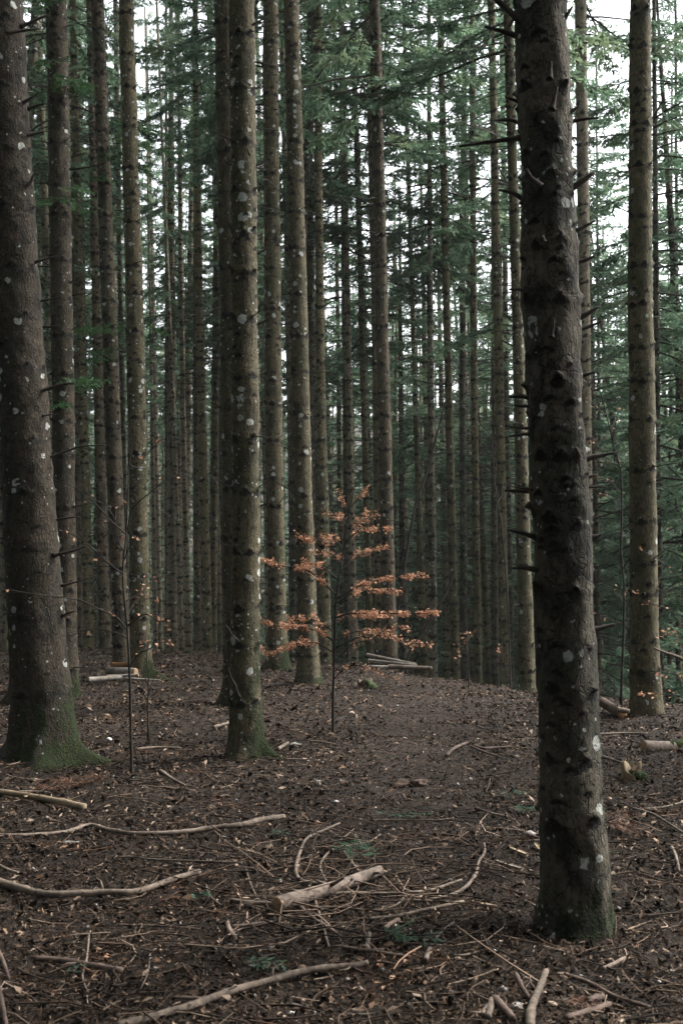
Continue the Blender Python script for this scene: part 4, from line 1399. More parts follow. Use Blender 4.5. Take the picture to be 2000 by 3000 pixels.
def bare_saplings():
    rg = np.random.default_rng(45)
    d = 8.9
    r = sapling('thin dark bare sapling with a few shrivelled orange leaves in front of the scaly trunks', 'young tree', d,
                [(387, 2268), (384, 2130), (381, 1990), (374, 1850), (362, 1720), (361, 1660), (370, 1565), (376, 1425), (378, 1361), (390, 1290), (394, 1235)], 11, 2.5)
    for pts, dd, wd, n in [
        (crop5((850, 1600), (760, 1540), (640, 1430), (520, 1340), (420, 1300)), -0.2, 4, 3), (crop5((870, 1330), (760, 1230), (640, 1100), (500, 1000), (400, 960)), 0.3, 4, 1),
        (crop5((880, 1300), (920, 1150), (1050, 1030), (1170, 930)), -0.3, 4, 1), (crop5((890, 850), (960, 870), (1010, 780), (1130, 650)), 0.2, 3, 1),
        (crop5((855, 1800), (980, 1720), (1050, 1650), (1190, 1590)), 0.3, 4, 6), (crop5((880, 1960), (1000, 1880), (1100, 1930), (1190, 1900)), -0.2, 4, 6),
        (crop5((870, 1980), (800, 1900), (650, 1830), (540, 1780), (300, 1750), (50, 1710)), -0.5, 4.5, 2), (crop5((885, 2050), (800, 2010), (640, 1980), (480, 2030)), 0.3, 3, 1),
        (crop5((860, 1450), (820, 1380), (800, 1240), (740, 1140)), 0.1, 3, 1), (crop5((860, 1500), (900, 1400), (960, 1330)), -0.1, 3, 1),
        (crop5((870, 1900), (930, 1800), (985, 1760), (1090, 1770)), 0.4, 3, 6), (crop5((895, 2250), (960, 2150), (1030, 2120), (1100, 2050), (1180, 2080)), 0.0, 3.5, 7),
    ]:
        leafy_branch(r, d, pts, d + dd, wd * 1.35, n + 2, rg, size=0.040, spread=0.18, thick=0.05, tw=9)
    r = sapling('knee-high leafless sapling stem right of the thin bare sapling', 'young tree', 10.6,
                [(435, 2140), (433, 2060), (436, 1985), (430, 1930), (438, 1860)], 7, 2)
    for pts in [[(434, 2040), (450, 1990), (480, 1950)], [(435, 2010), (415, 1960), (400, 1930)], [(434, 1975), (452, 1935), (462, 1890)]]:
        leafy_branch(r, 10.6, pts, 10.6, 3, 3, rg, size=0.034, spread=0.1, tw=4)
    # crooked young tree right of the foreground conifer
    d = 13.0
    r = sapling('crooked dark young broadleaf tree between the foreground trunk and the stout right one', 'young tree', d,
                crop8((748, 2460), (755, 2250), (765, 2000), (768, 1700), (748, 1450), (752, 1200), (748, 950), (735, 850), (690, 690), (640, 480), (600, 330)), 10, 3)
    for pts, dd in [
        (crop8((745, 1050), (680, 970), (580, 930)), -0.4), (crop8((748, 1180), (690, 1090), (590, 1050)), 0.4), (crop8((750, 870), (800, 780), (830, 690)), 0.3),
        (crop8((765, 1560), (820, 1480), (880, 1440), (1000, 1330)), -0.4), (crop8((770, 1720), (850, 1680), (920, 1665), (1010, 1650)), 0.3),
        (crop8((765, 1950), (680, 1920), (600, 1880)), 0.2), (crop8((768, 1800), (690, 1720), (570, 1610)), -0.3), (crop8((735, 850), (650, 820), (600, 700)), 0.2),
        (crop8((690, 690), (700, 600), (720, 530)), 0.0), (crop8((650, 520), (590, 470), (560, 420)), 0.1), (crop8((752, 1350), (800, 1330), (880, 1350)), 0.2),
    ]:
        leafy_branch(r, d, pts, d + dd, 4, 5, rg, size=0.034, spread=0.22, tw=7)
    # beech twigs coming in from the right border
    d = 11.2
    r = sapling('leafy beech sapling at the right border, a few orange leaves on pale twigs', 'young tree', d,
                [(2012, 2120), (2010, 2040), (2004, 1950), (2006, 1850), (2000, 1740)], 9, 4)
    for pts, dd, n, wd in [
        (crop8((1190, 1900), (1100, 1870), (1000, 1820), (900, 1790), (820, 1720)), -0.2, 12, 3.5), (crop8((1190, 1650), (1110, 1600), (1000, 1500), (880, 1440)), 0.2, 5, 3),
        (crop8((1190, 2050), (1120, 2030), (1060, 2010)), 0.3, 14, 3), (crop8((1195, 2330), (1150, 2310), (1090, 2290), (950, 2270)), -0.3, 14, 3), (crop8((1196, 2460), (1120, 2440), (1000, 2430), (930, 2420)), 0.2, 20, 3)]:
        leafy_branch(r, d, pts, d + dd, wd, n, rg, size=0.036, spread=0.15, thick=0.05, tw=6)
    P = px_line(r, crop8((1200, 2200), (1100, 2160), (1040, 2140), (970, 2110)), d - 0.2, d - 0.4)
    m = MB(); m.tube(P, np.linspace(12, 5, len(P)) * 0.5 * d / FPX, 6, True)
    link('branch', m.mesh('branch', M_fallen), r)
    # seedling with curled leaves near the ridge
    d = 15.2
    r = sapling('tiny beech seedling with curled orange leaves on the ridge, right of the pole stack', 'young tree', d,
                [(1372, 1975), (1370, 1930), (1374, 1890), (1366, 1855)], 4, 2)
    for pts, n in [([(1371, 1925), (1350, 1905), (1342, 1875)], 7), ([(1373, 1900), (1368, 1880), (1352, 1862)], 10), ([(1371, 1940), (1352, 1925), (1345, 1915)], 6), ([(1370, 1880), (1376, 1862), (1374, 1855)], 10)]:
        leafy_branch(r, d, pts, d, 2, n, rg, size=0.036, spread=0.08, thick=0.06, tw=4)
    r = sapling('wispy beech seedling with few leaves against the foot of the ringed trunk', 'young tree', 16.2,
                [(1470, 1990), (1468, 1940), (1472, 1900)], 3, 1.5)
    leafy_branch(r, 16.2, [(1470, 1930), (1462, 1915), (1465, 1900)], 16.2, 2, 12, rg, size=0.036, spread=0.08, thick=0.06, tw=4)
    # slim curved stem before the ringed trunk
    r = sapling('dark whip-thin stem curving across the ringed trunk left of the foreground conifer', 'young tree', 17.0,
                [(1494, 1990), (1488, 1800), (1472, 1574), (1460, 1490), (1446, 1404), (1440, 1310), (1436, 1275), (1402, 1238)], 6, 2.5)
    for pts in [[(1446, 1404), (1420, 1370), (1375, 1365), (1340, 1362)], [(1438, 1280), (1410, 1275), (1372, 1265)], [(1472, 1574), (1450, 1560), (1400, 1545), (1310, 1560)], [(1456, 1470), (1470, 1450), (1468, 1430)]]:
        leafy_branch(r, 17.0, pts, 17.2, 3, 0, rg, spread=0.3, tw=5)


bare_saplings()


def leaning_pole(label, d, pts, w0, w1):
    rg = np.random.default_rng(int(pts[0][0]))
    P = [np.array(at(u, v, d)) for u, v in pts]
    P = smooth_line(P, 6)
    m = MB(); m.tube(P, np.linspace(w0, w1, len(P)) * 0.5 * d / FPX, 7, True, 0.05, rg)
    o = link('leaning_dead_stem', m.mesh('leaning_dead_stem', M_dead))
    tag(o, label, 'dead stem', None)


leaning_pole('thin black dead stem leaning right behind the copper sapling, the longer of two', 23.0, [(1130, 1960), (1168, 1765), (1210, 1510), (1249, 1383), (1290, 1230), (1306, 1170)], 10, 5)
leaning_pole('short thin black stem leaning right above the pole stack, half sunk behind the ridge', 21.0, [(1170, 1985), (1200, 1914), (1283, 1778), (1317, 1710), (1330, 1670)], 11, 6)


# ------------------------------------------------------------------ green sprays on the lower trunks and boughs on the ground
def fir_spray(parent, P, rg, mat, per_m=26, tl=0.16, sw=0.012, nsub=10, wood=0.006, name='needle_spray', flat=0.2):
    P = np.asarray(P, float)
    s = np.linspace(0, 1, len(P))
    m = MB(); m.tube(P, np.linspace(wood, wood * 0.3, len(P)), 4, True)
    L = np.linalg.norm(np.diff(P, axis=0), axis=1).sum()
    TB, TD, TL = [], [], []
    n = max(4, int(L * per_m))
    for q in np.linspace(0.1, 1.0, n):
        p = np.array([np.interp(q, s, P[:, c]) for c in range(3)])
        f = unit(np.array([np.interp(min(1, q + 0.05), s, P[:, c]) - np.interp(q - 0.05, s, P[:, c]) for c in range(3)]))
        sd = unit(np.cross(f, [0, 0, 1.0]))
        for sg in (-1, 1):
            if rg.random() < 0.2: continue
            TB.append(p); TD.append(unit(f * rg.uniform(0.5, 0.9) + sd * sg * rg.uniform(0.5, 1.0) + np.array([0, 0, rg.normal(-0.02, flat)])))
            TL.append(tl * rg.uniform(0.5, 1.4) * (1.2 - 0.7 * q))
    V, F = sprays(rg, np.array(TB), np.array(TD), np.array(TL), nsub, sw, 0.42)
    nv = len(V)
    Wv = np.vstack(m.V); Wf = np.vstack(m.F4) + nv
    me = np_mesh(name, np.vstack([V, Wv]), [F, Wf], mat, smooth=False)
    me.materials.append(M_dead)
    mi = np.zeros(len(F) + len(Wf), np.int32); mi[len(F):] = 1
    me.polygons.foreach_set('material_index', mi)
    return link(name, me, parent)


def trunk_sprays():
    rg = np.random.default_rng(77)
    for key, pts, dd in [
        ('darkleft', [(185, 560), (160, 590), (118, 600)], -0.5), ('darkleft', [(190, 570), (215, 555), (250, 560)], -0.4), ('darkleft', [(195, 245), (225, 250), (262, 246)], -0.4),
        ('darkleft', [(175, 170), (150, 180), (130, 190)], -0.4), ('darkleft', [(215, 570), (240, 600), (262, 620)], 0.2), ('darkleft', [(190, 10), (160, 0), (130, 20)], -0.4), ('darkleft', [(180, 300), (200, 240), (215, 236)], -0.5),
        ('branchy', [(315, 470), (350, 445), (400, 440)], -0.8), ('branchy', [(325, 380), (370, 365), (430, 375), (470, 390)], -0.9), ('branchy', [(330, 420), (380, 420), (440, 432), (500, 445)], -0.6),
        ('branchy', [(330, 500), (400, 490), (450, 520), (485, 540)], -0.2), ('branchy', [(320, 530), (300, 520), (275, 525)], -0.6), ('branchy', [(330, 990), (370, 965), (430, 960), (480, 975)], -0.7),
        ('branchy', [(320, 985), (280, 965), (240, 968)], -0.8), ('branchy', [(330, 1060), (290, 1050), (255, 1075)], -0.8), ('branchy', [(250 + 80, 1110), (270, 1120), (215, 1145)], -1.2), ('branchy', [(330, 1020), (300, 1030), (262, 1035)], -1.1),
        ('branchy', [(330, 450), (360, 480), (420, 485)], -1.0), ('branchy', [(340, 1000), (400, 1010), (450, 1020)], 0.3),
        ('darkleft', [(200, 1130), (225, 1115), (262, 1110)], -0.6), ('darkleft', [(195, 1170), (180, 1185), (165, 1190)], -0.5),
    ]:
        root, z, ax, r, d = AX[key]
        P = []
        for i, (u, v) in enumerate(pts):
            P.append(np.array(at(u, v, d + dd * i / (len(pts) - 1)) - root.location))
        fir_spray(root, smooth_line(P, 4), rg, M_fresh, per_m=20, tl=0.26, sw=0.018, nsub=9)


trunk_sprays()

M_brown_bough = leaf_mat('dead_brown_needles', (0.055, 0.026, 0.016), (0.17, 0.085, 0.05))
M_green_bough = needle_mat('fallen_green_needles', (0.022, 0.055, 0.034), (0.080, 0.150, 0.095), (0.08, 0.13, 0.08))


def c5(*pts):      # photo lower-left quarter, enlarged by 1.568
    return [(x / 1.568, 2000 + y / 1.568) for x, y in pts]


def c6(*pts):
    return [(1000 + x / 1.568, 2000 + y / 1.568) for x, y in pts]


def ground_boughs():
    rg = np.random.default_rng(78)
    for label, pts, mat, tl in [
        ('small grey-green fir sprig on the floor just past the tip of the long curved branch', c5((1225, 700), (1265, 690), (1310, 690)), M_green_bough, 0.07),
        ('dark green fir bough lying flat in mid floor, the longest one', c6((140, 610), (220, 600), (300, 605), (390, 600)), M_green_bough, 0.09),
        ('bushy green fir bough heaped behind the cut log', c6((10, 720), (60, 745), (90, 790)), M_green_bough, 0.16),
        ('deep green fir bough in the foreground right of the cut log butt', c6((170, 1140), (250, 1150), (340, 1165), (430, 1180)), M_green_bough, 0.12),
        ('nearly black fir bough on the floor above the bottom pale pole', c5((1130, 1290), (1210, 1275), (1290, 1285)), M_green_bough, 0.10),
        ('wispy fir sprig on the floor close to the left side of the foreground trunk', c6((720, 515), (780, 508), (850, 500)), M_green_bough, 0.08),
        ('fir bough crumpled against the left side of the foreground trunk', c6((820, 560), (850, 580), (900, 575)), M_green_bough, 0.09),
        ('scrap of fir twig at the lower left beside the thin upright twig', c5((300, 1330), (340, 1320), (365, 1300)), M_green_bough, 0.05),
        ('fir scrap lying near the tip of the thick arched branch', c5((885, 965), (920, 972), (950, 968)), M_green_bough, 0.06),
        ('brown withered fir bough in front of the giant mossy trunk', c5((260, 480), (340, 460), (420, 440), (470, 430)), M_brown_bough, 0.14),
        ('russet withered fir bough beside the yellow broken branch', c5((180, 500), (240, 470), (290, 440)), M_brown_bough, 0.14),
        ('rusty dead fir bough on the floor right of the foreground trunk', c6((1200, 640), (1280, 650), (1360, 690)), M_brown_bough, 0.16),
        ('rusty dead fir bough in the bottom right among the cut stubs', c6((980, 1460), (1060, 1450), (1150, 1470)), M_brown_bough, 0.10),
    ]:
        P = [np.array(on_ground(u, v, 0.045)) for u, v in pts]
        c = Vector(P[len(P) // 2]); c.z = gz(c.x, c.y)
        P = smooth_line([p - np.array(c) for p in P], 4)
        o = fir_spray(None, P, rg, mat, per_m=34, tl=tl, sw=0.007, nsub=9, wood=0.004, name='fir_bough', flat=0.12)
        o.location = c
        tag(o, label, 'fir bough', 'fir boughs on the forest floor')


ground_boughs()


# ------------------------------------------------------------------ fallen branches
def stick(label, pts, w0, w1, mat=None, lift=0.75, group='branches lying on the forest floor', name='fallen_branch', end=0.0, seg=8, knots=True, k=6):
    """polyline in photo pixels on the ground; widths in photo pixels; end lifts the tip (metres)"""
    rg = np.random.default_rng(int(pts[0][0] * 3 + pts[0][1] * 7) % 99991)
    n = len(pts)
    G = []
    for i, (u, v) in enumerate(pts):
        t = i / (n - 1)
        p = on_ground(u, v, 0.0)
        rr = (w0 + (w1 - w0) * t) * 0.5 * p.y / FPX
        p = on_ground(u, v, rr * lift + 0.022 + end * t * t)
        G.append(np.array(p))
    P = smooth_line(G, k) if n > 2 else smooth_line([G[0], (G[0] + G[1]) / 2 + rg.normal(0, 0.006, 3) * [1, 1, 0.2], G[1]], k)
    c = P[len(P) // 2].copy(); c[2] = gz(c[0], c[1])
    t = np.linspace(0, 1, len(P))
    rr = (w0 + (w1 - w0) * t) * 0.5 * P[:, 1] / FPX * 1.25
    if knots and w0 > 6:
        rr = rr * (1 + 0.16 * (rg.random(len(P)) > 0.82))
    m = MB()
    m.tube(P - c, rr, seg, True, 0.05, rg)
    if knots and w0 > 9:
        for _ in range(int(len(P) * 0.22)):
            i = rg.integers(1, len(P) - 1)
            a = rg.random() * 6.28
            dv = np.array([math.cos(a), math.sin(a), rg.uniform(0.2, 1)]); dv /= np.linalg.norm(dv)
            ln = rr[i] * (1.9 if rg.random() < 0.6 else rg.uniform(4, 12))
            if ln > rr[i] * 3: dv[2] *= 0.3
            e1 = P[i] - c + dv * ln * 0.5 + rg.normal(0, 0.06, 3) * ln
            m.tube([P[i] - c, e1, P[i] - c + dv * ln], [rr[i] * 0.35, rr[i] * 0.26, rr[i] * 0.15], 5)
    o = link(name, m.mesh(name, mat or M_fallen))
    o.location = c
    tag(o, label, 'branch', group)
    return o


D_ = M_fallen_dark
for label, pts, w0, w1, mat in [
    ('long slender pale branch with a kink, stretching from the left border across the floor', c5((-30, 697), (120, 700), (300, 685), (380, 660), (430, 655), (500, 675), (600, 692), (720, 692), (850, 685), (1000, 663), (1100, 655), (1200, 630), (1305, 615)), 8, 13, None),
    ('thick arched brown branch reaching in from the left border', c5((-40, 900), (0, 915), (100, 945), (200, 970), (350, 970), (500, 962), (620, 962), (720, 930), (820, 895), (920, 868)), 19, 13, None),
    ('long pale pole slanting up from the bottom edge', c5((540, 1580), (700, 1535), (850, 1495), (970, 1450), (1100, 1405), (1250, 1365), (1400, 1325), (1568, 1305)) + c6((60, 1300), (120, 1290)), 20, 15, None),
    ('splintered yellowish branch at the left border below the giant trunk', c5((-20, 498), (130, 520), (270, 545), (390, 572)), 14, 17, M_fallen_yellow),
    ('thin twig lying behind the splintered yellowish branch', c5((90, 500), (150, 500), (215, 503)), 6, 5, None),
    ('short stout brown branch in the lower left foreground', c5((155, 1265), (280, 1275), (400, 1295), (560, 1322)), 14, 15, D_),
    ('straight thin twig between the two long branches on the left', c5((540, 800), (620, 800), (700, 812), (900, 820), (1110, 828)), 4, 7, None),
    ('pale hooked branch standing in an arc behind the cut log', c5((1560, 645), (1480, 680), (1410, 715), (1380, 770), (1360, 840), (1365, 890), (1400, 915), (1470, 922)), 5, 11, None),
    ('long thin wavy branch passing behind the cut log to the right', c5((1060, 1000), (1150, 1010), (1230, 1010), (1400, 985)) + c6((0, 967), (200, 968), (380, 958), (480, 930), (550, 905)), 11, 6, None),
    ('pale forked-looking branch curling upward right of the cut log', c6((330, 1005), (470, 985), (560, 945), (615, 880), (630, 820), (655, 780), (655, 740)), 9, 6, None),
    ('straight bare branch in front of the cut log, pointing to the foreground trunk', c6((130, 1085), (260, 1070), (400, 1040), (560, 1005)), 8, 8, None),
    ('thin curved branch under the long wavy one right of the cut log', c6((-160, 1030), (0, 1035), (160, 1045), (250, 1020), (285, 988)), 7, 4, None),
    ('crooked twig leaning across the front of the cut log', c5((1425, 950), (1450, 1010), (1475, 1090), (1510, 1215)), 7, 6, None),
    ('broken dark branch poking from under the cut log', c5((1370, 1020), (1420, 1070), (1480, 1110), (1560, 1160)), 12, 7, D_),
    ('thin dark branch lying left of the cut log butt', c5((1065, 1120), (1150, 1112), (1250, 1100)), 9, 8, D_),
    ('stubby weathered stick end below the cut log butt', c5((1045, 1105), (1055, 1140), (1080, 1172)), 12, 11, None),
    ('thick bent branch rising out of the bottom edge on the right', c6((865, 1590), (870, 1500), (900, 1420), (938, 1325)), 24, 14, None),
    ('dark branch running to the lower right corner from beside the bent branch', c6((1020, 1340), (1130, 1375), (1250, 1440), (1410, 1492)), 10, 12, D_),
    ('brown stick in the bottom right, below the dark branch', c6((1030, 1540), (1130, 1508), (1230, 1475)), 14, 12, D_),
    ('short pinkish stick pointing up to the right near the lower right', c6((1197, 1315), (1250, 1290), (1312, 1258)), 9, 9, None),
    ('short light twig pointing up right, left of the foreground trunk foot', c6((430, 1175), (470, 1135), (515, 1100)), 6, 5, None),
    ('stubby branch piece between the straight bare branch and the green bough', c6((198, 1130), (230, 1105), (262, 1088)), 11, 9, D_),
    ('dark rotten stick lying near the bottom pale pole, upper of two', c6((10, 1215), (100, 1230), (195, 1228)), 11, 8, D_),
    ('dark rotten stick lying near the bottom pale pole, lower of two', c6((170, 1240), (240, 1250), (312, 1262)), 11, 9, D_),
    ('short cut stub standing on the dark rotten sticks', c6((118, 1225), (122, 1180), (128, 1152)), 11, 11, None),
    ('short weathered stub right of the dark rotten sticks', c6((385, 1275), (395, 1245), (408, 1220)), 12, 11, None),
    ('slim stick leaning out of the heap behind the cut log end', c6((78, 870), (50, 830), (12, 775)), 10, 5, None),
    ('crooked short branch on the floor between the bare sapling and the central trunk', c5((740, 405), (790, 440), (850, 472)), 8, 6, None),
    ('straight pale twig on the mid floor left of the foreground trunk', c6((615, 575), (690, 600), (760, 615)), 6, 5, None),
    ('dark twig leading to the left side of the foreground trunk', c6((780, 662), (840, 690), (905, 712)), 7, 5, D_),
    ('long thin twig next to the longest green bough', c6((130, 632), (300, 632), (440, 632), (515, 622)), 4, 5, D_),
    ('pale straight branch on the slope right of the foreground trunk, near its middle', c6((1178, 333), (1230, 350), (1282, 367)), 9, 6, None),
    ('slender branch high on the slope right of the foreground trunk', c6((1172, 237), (1280, 232), (1400, 234)), 6, 5, None),
    ('wavy dark branch on the bank below the ridge', c6((480, 335), (520, 300), (585, 278), (640, 300), (690, 300), (770, 293)), 8, 5, D_),
    ('curled twig heap stem on the bank left of the foreground trunk', c6((590, 290), (660, 320), (710, 335), (740, 350)), 6, 4, D_),
    ('straight twig on the bank nearest the beech stem', c5((1425, 268), (1480, 273), (1535, 282)), 5, 4, None),
    ('thin branch leaning over the floor at the right border, lower of two', c6((1330, 575), (1420, 600), (1490, 640), (1568, 690)), 7, 5, None),
    ('thin branch on the floor at the right border, upper of two', c6((1390, 580), (1480, 570), (1575, 545)), 5, 4, None),
    ('forked pale stick near the right border, mid height of the floor', c6((1515, 755), (1535, 800), (1550, 870)), 8, 6, None),
    ('dark curved branch in the lower left corner, upper of two', c5((-10, 1230), (15, 1280), (45, 1365)), 13, 7, D_),
    ('dark curved branch in the lower left corner, lower of two', c5((-10, 1390), (10, 1470), (30, 1580)), 13, 11, D_),
    ('thin twig bent like a bow in the lower left corner', c5((80, 1310), (150, 1345), (220, 1368), (320, 1382)), 5, 3, None),
    ('upright-looking thin twig across the short stout brown branch', c5((410, 1160), (400, 1260), (380, 1350), (405, 1425)), 5, 6, None),
    ('long faint twig right of the thin upright-looking one', c5((690, 1245), (680, 1330), (645, 1410)), 4, 3, None),
    ('thin straight twig just above the bottom pale pole', c5((800, 1445), (880, 1448), (960, 1450)), 8, 7, D_),
    ('narrow stick on the left floor between the arched branch and the stout one', c5((540, 1112), (640, 1115), (760, 1120), (920, 1132)), 6, 5, D_),
    ('small forked twig at the left border above the arched branch', c5((-5, 838), (40, 860), (85, 872)), 8, 6, None),
    ('curved twig drooping left of the cut log', c5((945, 915), (955, 960), (985, 1000), (1015, 1020)), 5, 4, None),
    ('whip-thin twig arching up left of the cut log', c5((1130, 855), (1150, 920), (1175, 975), (1190, 1000)), 4, 4, None),
    ('twig loop curling over the heap behind the cut log', c5((1530, 765), (1490, 800), (1470, 850), (1500, 915)), 6, 6, None),
    ('light twig on the open floor right of the bottom stub', c6((515, 1252), (570, 1250), (630, 1232)), 6, 4, None),
    ('pale twig along the bottom edge near the yellow leaf', c6((20, 1525), (100, 1525), (175, 1518)), 7, 6, None),
    ('straight twig at the bottom edge left of the cut stubs', c6((500, 1270), (560, 1275), (620, 1282)), 5, 5, D_),
    ('long faint pole on the floor behind the bare sapling', c5((620, 305), (720, 298), (830, 300)), 7, 5, None),
    ('short light stick touching the left of the central trunk', c5((980, 205), (1015, 195), (1048, 185)), 8, 7, None),
    ('grey stick beside the pale stone right of the central trunk', c5((1275, 305), (1300, 290), (1322, 275)), 9, 7, None),
    ('thin twig pointing away from the central trunk foot', c5((1310, 352), (1360, 352), (1405, 353)), 5, 4, None),
    ('knobbly twig near the right border below the rusty bough', c6((1410, 815), (1470, 822), (1525, 830)), 7, 5, D_),
    ('tapering stick right of the foreground trunk foot', c6((1215, 890), (1230, 882), (1247, 876)), 12, 10, None),
    ('fine twig pair beneath the thick bent branch', c6((800, 1340), (830, 1400), (860, 1450)), 12, 10, D_),
    ('dark branch chunk beside the cut stubs', c6((700, 1450), (740, 1490), (790, 1545)), 20, 16, D_),
    ('sawn short stub at the bottom edge, taller of two', c6((672, 1540), (680, 1500), (690, 1455)), 16, 15, None),
    ('sawn short stub at the bottom edge, smaller of two', c6((648, 1525), (655, 1505), (668, 1485)), 11, 10, None),
    ('round brown branch piece at the bottom right by the rusty bough', c6((1130, 1465), (1160, 1452), (1195, 1440)), 18, 16, D_),
    ('straight dark pole lying on the far floor at the left of the central trunk', c5((950, 92), (1000, 90), (1050, 86)), 6, 6, D_),
]:
    stick(label, pts, w0, w1, mat)


# ------------------------------------------------------------------ logs
def log(label, A, B, r0, r1, bark, group=None, cut=M_cut, seg=20, name='log', bend=0.0):
    rg = np.random.default_rng(int(abs(A[0]) * 1000 + A[1] * 100) % 9973)
    A, B = np.array(A, float), np.array(B, float)
    n = 16
    t = np.linspace(0, 1, n)[:, None]
    P = A * (1 - t) + B * t
    side = np.cross(unit(B - A), [0, 0, 1.0])
    P = P + side * (bend * np.sin(PI * t))
    c = P.mean(0)
    m = MB()
    m.tube(P - c, r0 + (r1 - r0) * t[:, 0], seg, False, 0.025, rg)
    o = link(name, m.mesh(name, bark))
    o.location = c
    tag(o, label, 'log', group)
    for p, q, r in ((P[0], P[1], r0), (P[-1], P[-2], r1)):
        ax = unit(p - q)
        e = MB(); e.tube([p - c - ax * 0.01, p - c + ax * 0.002, p - c + ax * 0.006], [r * 0.985, r * 0.97, r * 0.82], seg, True, 0.01, rg)
        link('cut_end', e.mesh('cut_end', cut, smooth=False), o)
    return o


def logs():
    # the cut log in the foreground
    a = on_ground(805, 2668, 0.03); b = on_ground(1110, 2556, 0.05)
    ra, rb = 36 * 0.5 * a.y / FPX, 24 * 0.5 * b.y / FPX
    a = on_ground(812, 2650, ra * 1.0 + 0.022); b = on_ground(1112, 2550, rb + 0.03)
    o = log('sawn grey-brown log lying among twigs in the middle foreground', a, b, ra * 1.3, rb * 1.2, M_log, None, bend=0.02)
    rg = np.random.default_rng(3)
    for t, L in ((0.28, 0.05), (0.45, 0.10), (0.5, 0.06), (0.72, 0.05), (0.9, 0.05)):
        p = np.array(a) * (1 - t) + np.array(b) * t - np.array(o.location)
        az = rg.uniform(3.4, 6.0)
        e = p + np.array([math.cos(az), math.sin(az), rg.uniform(0.2, 0.9)]) * (L + 0.03)
        m = MB(); m.tube([p, (p + e) / 2, e], [0.012, 0.009, 0.006], 6)
        link('branch_stub', m.mesh('branch_stub', M_log), o)

    def pl(label, p0, p1, d0, d1, w0, w1, mat, group, cut=M_cut):
        A, B = at(p0[0] * 1.2755, p0[1] * 1.2755, d0), at(p1[0] * 1.2755, p1[1] * 1.2755, d1)
        return log(label, A, B, w0 * 1.2755 * 0.5 * d0 / FPX, w1 * 1.2755 * 0.5 * d1 / FPX, mat, group, cut, 14)
    gl = 'logs stacked at the left'
    pl('thick whitish log at the bottom front of the left log stack', (204, 1561), (296, 1555), 15.3, 15.6, 12, 11, M_pale_log, gl)
    pl('thin pale pole lying in front, right end of the left log stack', (290, 1558), (368, 1563), 15.3, 15.2, 5.5, 4.5, M_pale_log, gl)
    pl('stout whitish log in the middle of the left log stack', (247, 1541), (312, 1543), 15.9, 15.7, 19, 18, M_pale_log, gl)
    pl('slim whitish log squeezed between the front and middle logs of the left stack', (246, 1554), (318, 1551), 15.6, 15.5, 8, 8, M_pale_log, gl)
    pl('rotten orange log on top of the left log stack', (258, 1527), (306, 1526), 16.1, 16.0, 12, 11, M_rot, gl, M_rot)
    gr = 'poles stacked at the ridge'
    pl('uppermost pale slanting pole of the stack on the ridge', (843, 1503), (953, 1525), 17.4, 17.2, 6, 5, M_pale_log, gr)
    pl('second pale pole from the top of the stack on the ridge', (845, 1516), (955, 1528), 17.3, 17.1, 6, 6, M_pale_log, gr)
    pl('dark pole between the pale ones in the stack on the ridge', (848, 1522), (900, 1526), 17.35, 17.3, 5, 5, M_log, gr)
    pl('lowest long pole of the stack on the ridge', (833, 1531), (950, 1533), 17.0, 16.9, 7, 7, M_pale_log, gr)
    pl('stout brown log at the right front of the stack on the ridge', (892, 1531), (990, 1535), 16.8, 16.7, 11, 9, M_log, gr)
    # right edge of the clearing
    A, B = at(1762, 2056, 12.7), at(1822, 2096, 12.0)
    log('dark log with an orange sawn face behind the foreground trunk', A, B, 0.055, 0.05, M_rotten, None, M_rot)
    A, B = at(1808, 2078, 11.9), at(1840, 2084, 11.9)
    log('short pale log piece at the right end of the dark log with the orange face', A, B, 0.030, 0.026, M_log)
    A, B = on_ground(1884, 2186, 0.05), on_ground(2030, 2190, 0.05)
    o = log('grey log with a moss cushion at the right border', A, B, 0.05, 0.048, M_log)
    rg = np.random.default_rng(8)
    m = MB()
    t = np.linspace(0.25, 0.98, 14)[:, None]
    P = (np.array(A) * (1 - t) + np.array(B) * t) - np.array(o.location) + np.array([0, -0.006, 0.022])
    m.tube(P, 0.036 + 0.010 * rg.standard_normal(14), 10, True, 0.12, rg)
    link('moss_cushion', m.mesh('moss_cushion', M_moss), o)


logs()


# ------------------------------------------------------------------ stumps, rotten wood, stones, leaf
def blob(seed, size, rough=0.25, sub=3, flat=1.0, fs=1.0):
    import bmesh
    bm = bmesh.new()
    bmesh.ops.create_icosphere(bm, subdivisions=sub, radius=1.0)
    V = np.array([v.co[:] for v in bm.verts]); F = np.array([[v.index for v in f.verts] for f in bm.faces])
    bm.free()
    n = 1 + rough * vnoise(V[:, 0] * 1.3 * fs, V[:, 1] * 1.3 * fs, V[:, 2] * 1.3 * fs, seed=seed) + rough * 0.5 * vnoise(V[:, 0] * 3.1 * fs, V[:, 1] * 3.1 * fs, V[:, 2] * 3.1 * fs, seed=seed + 1)
    V = V * n[:, None] * np.array(size)
    return V, F


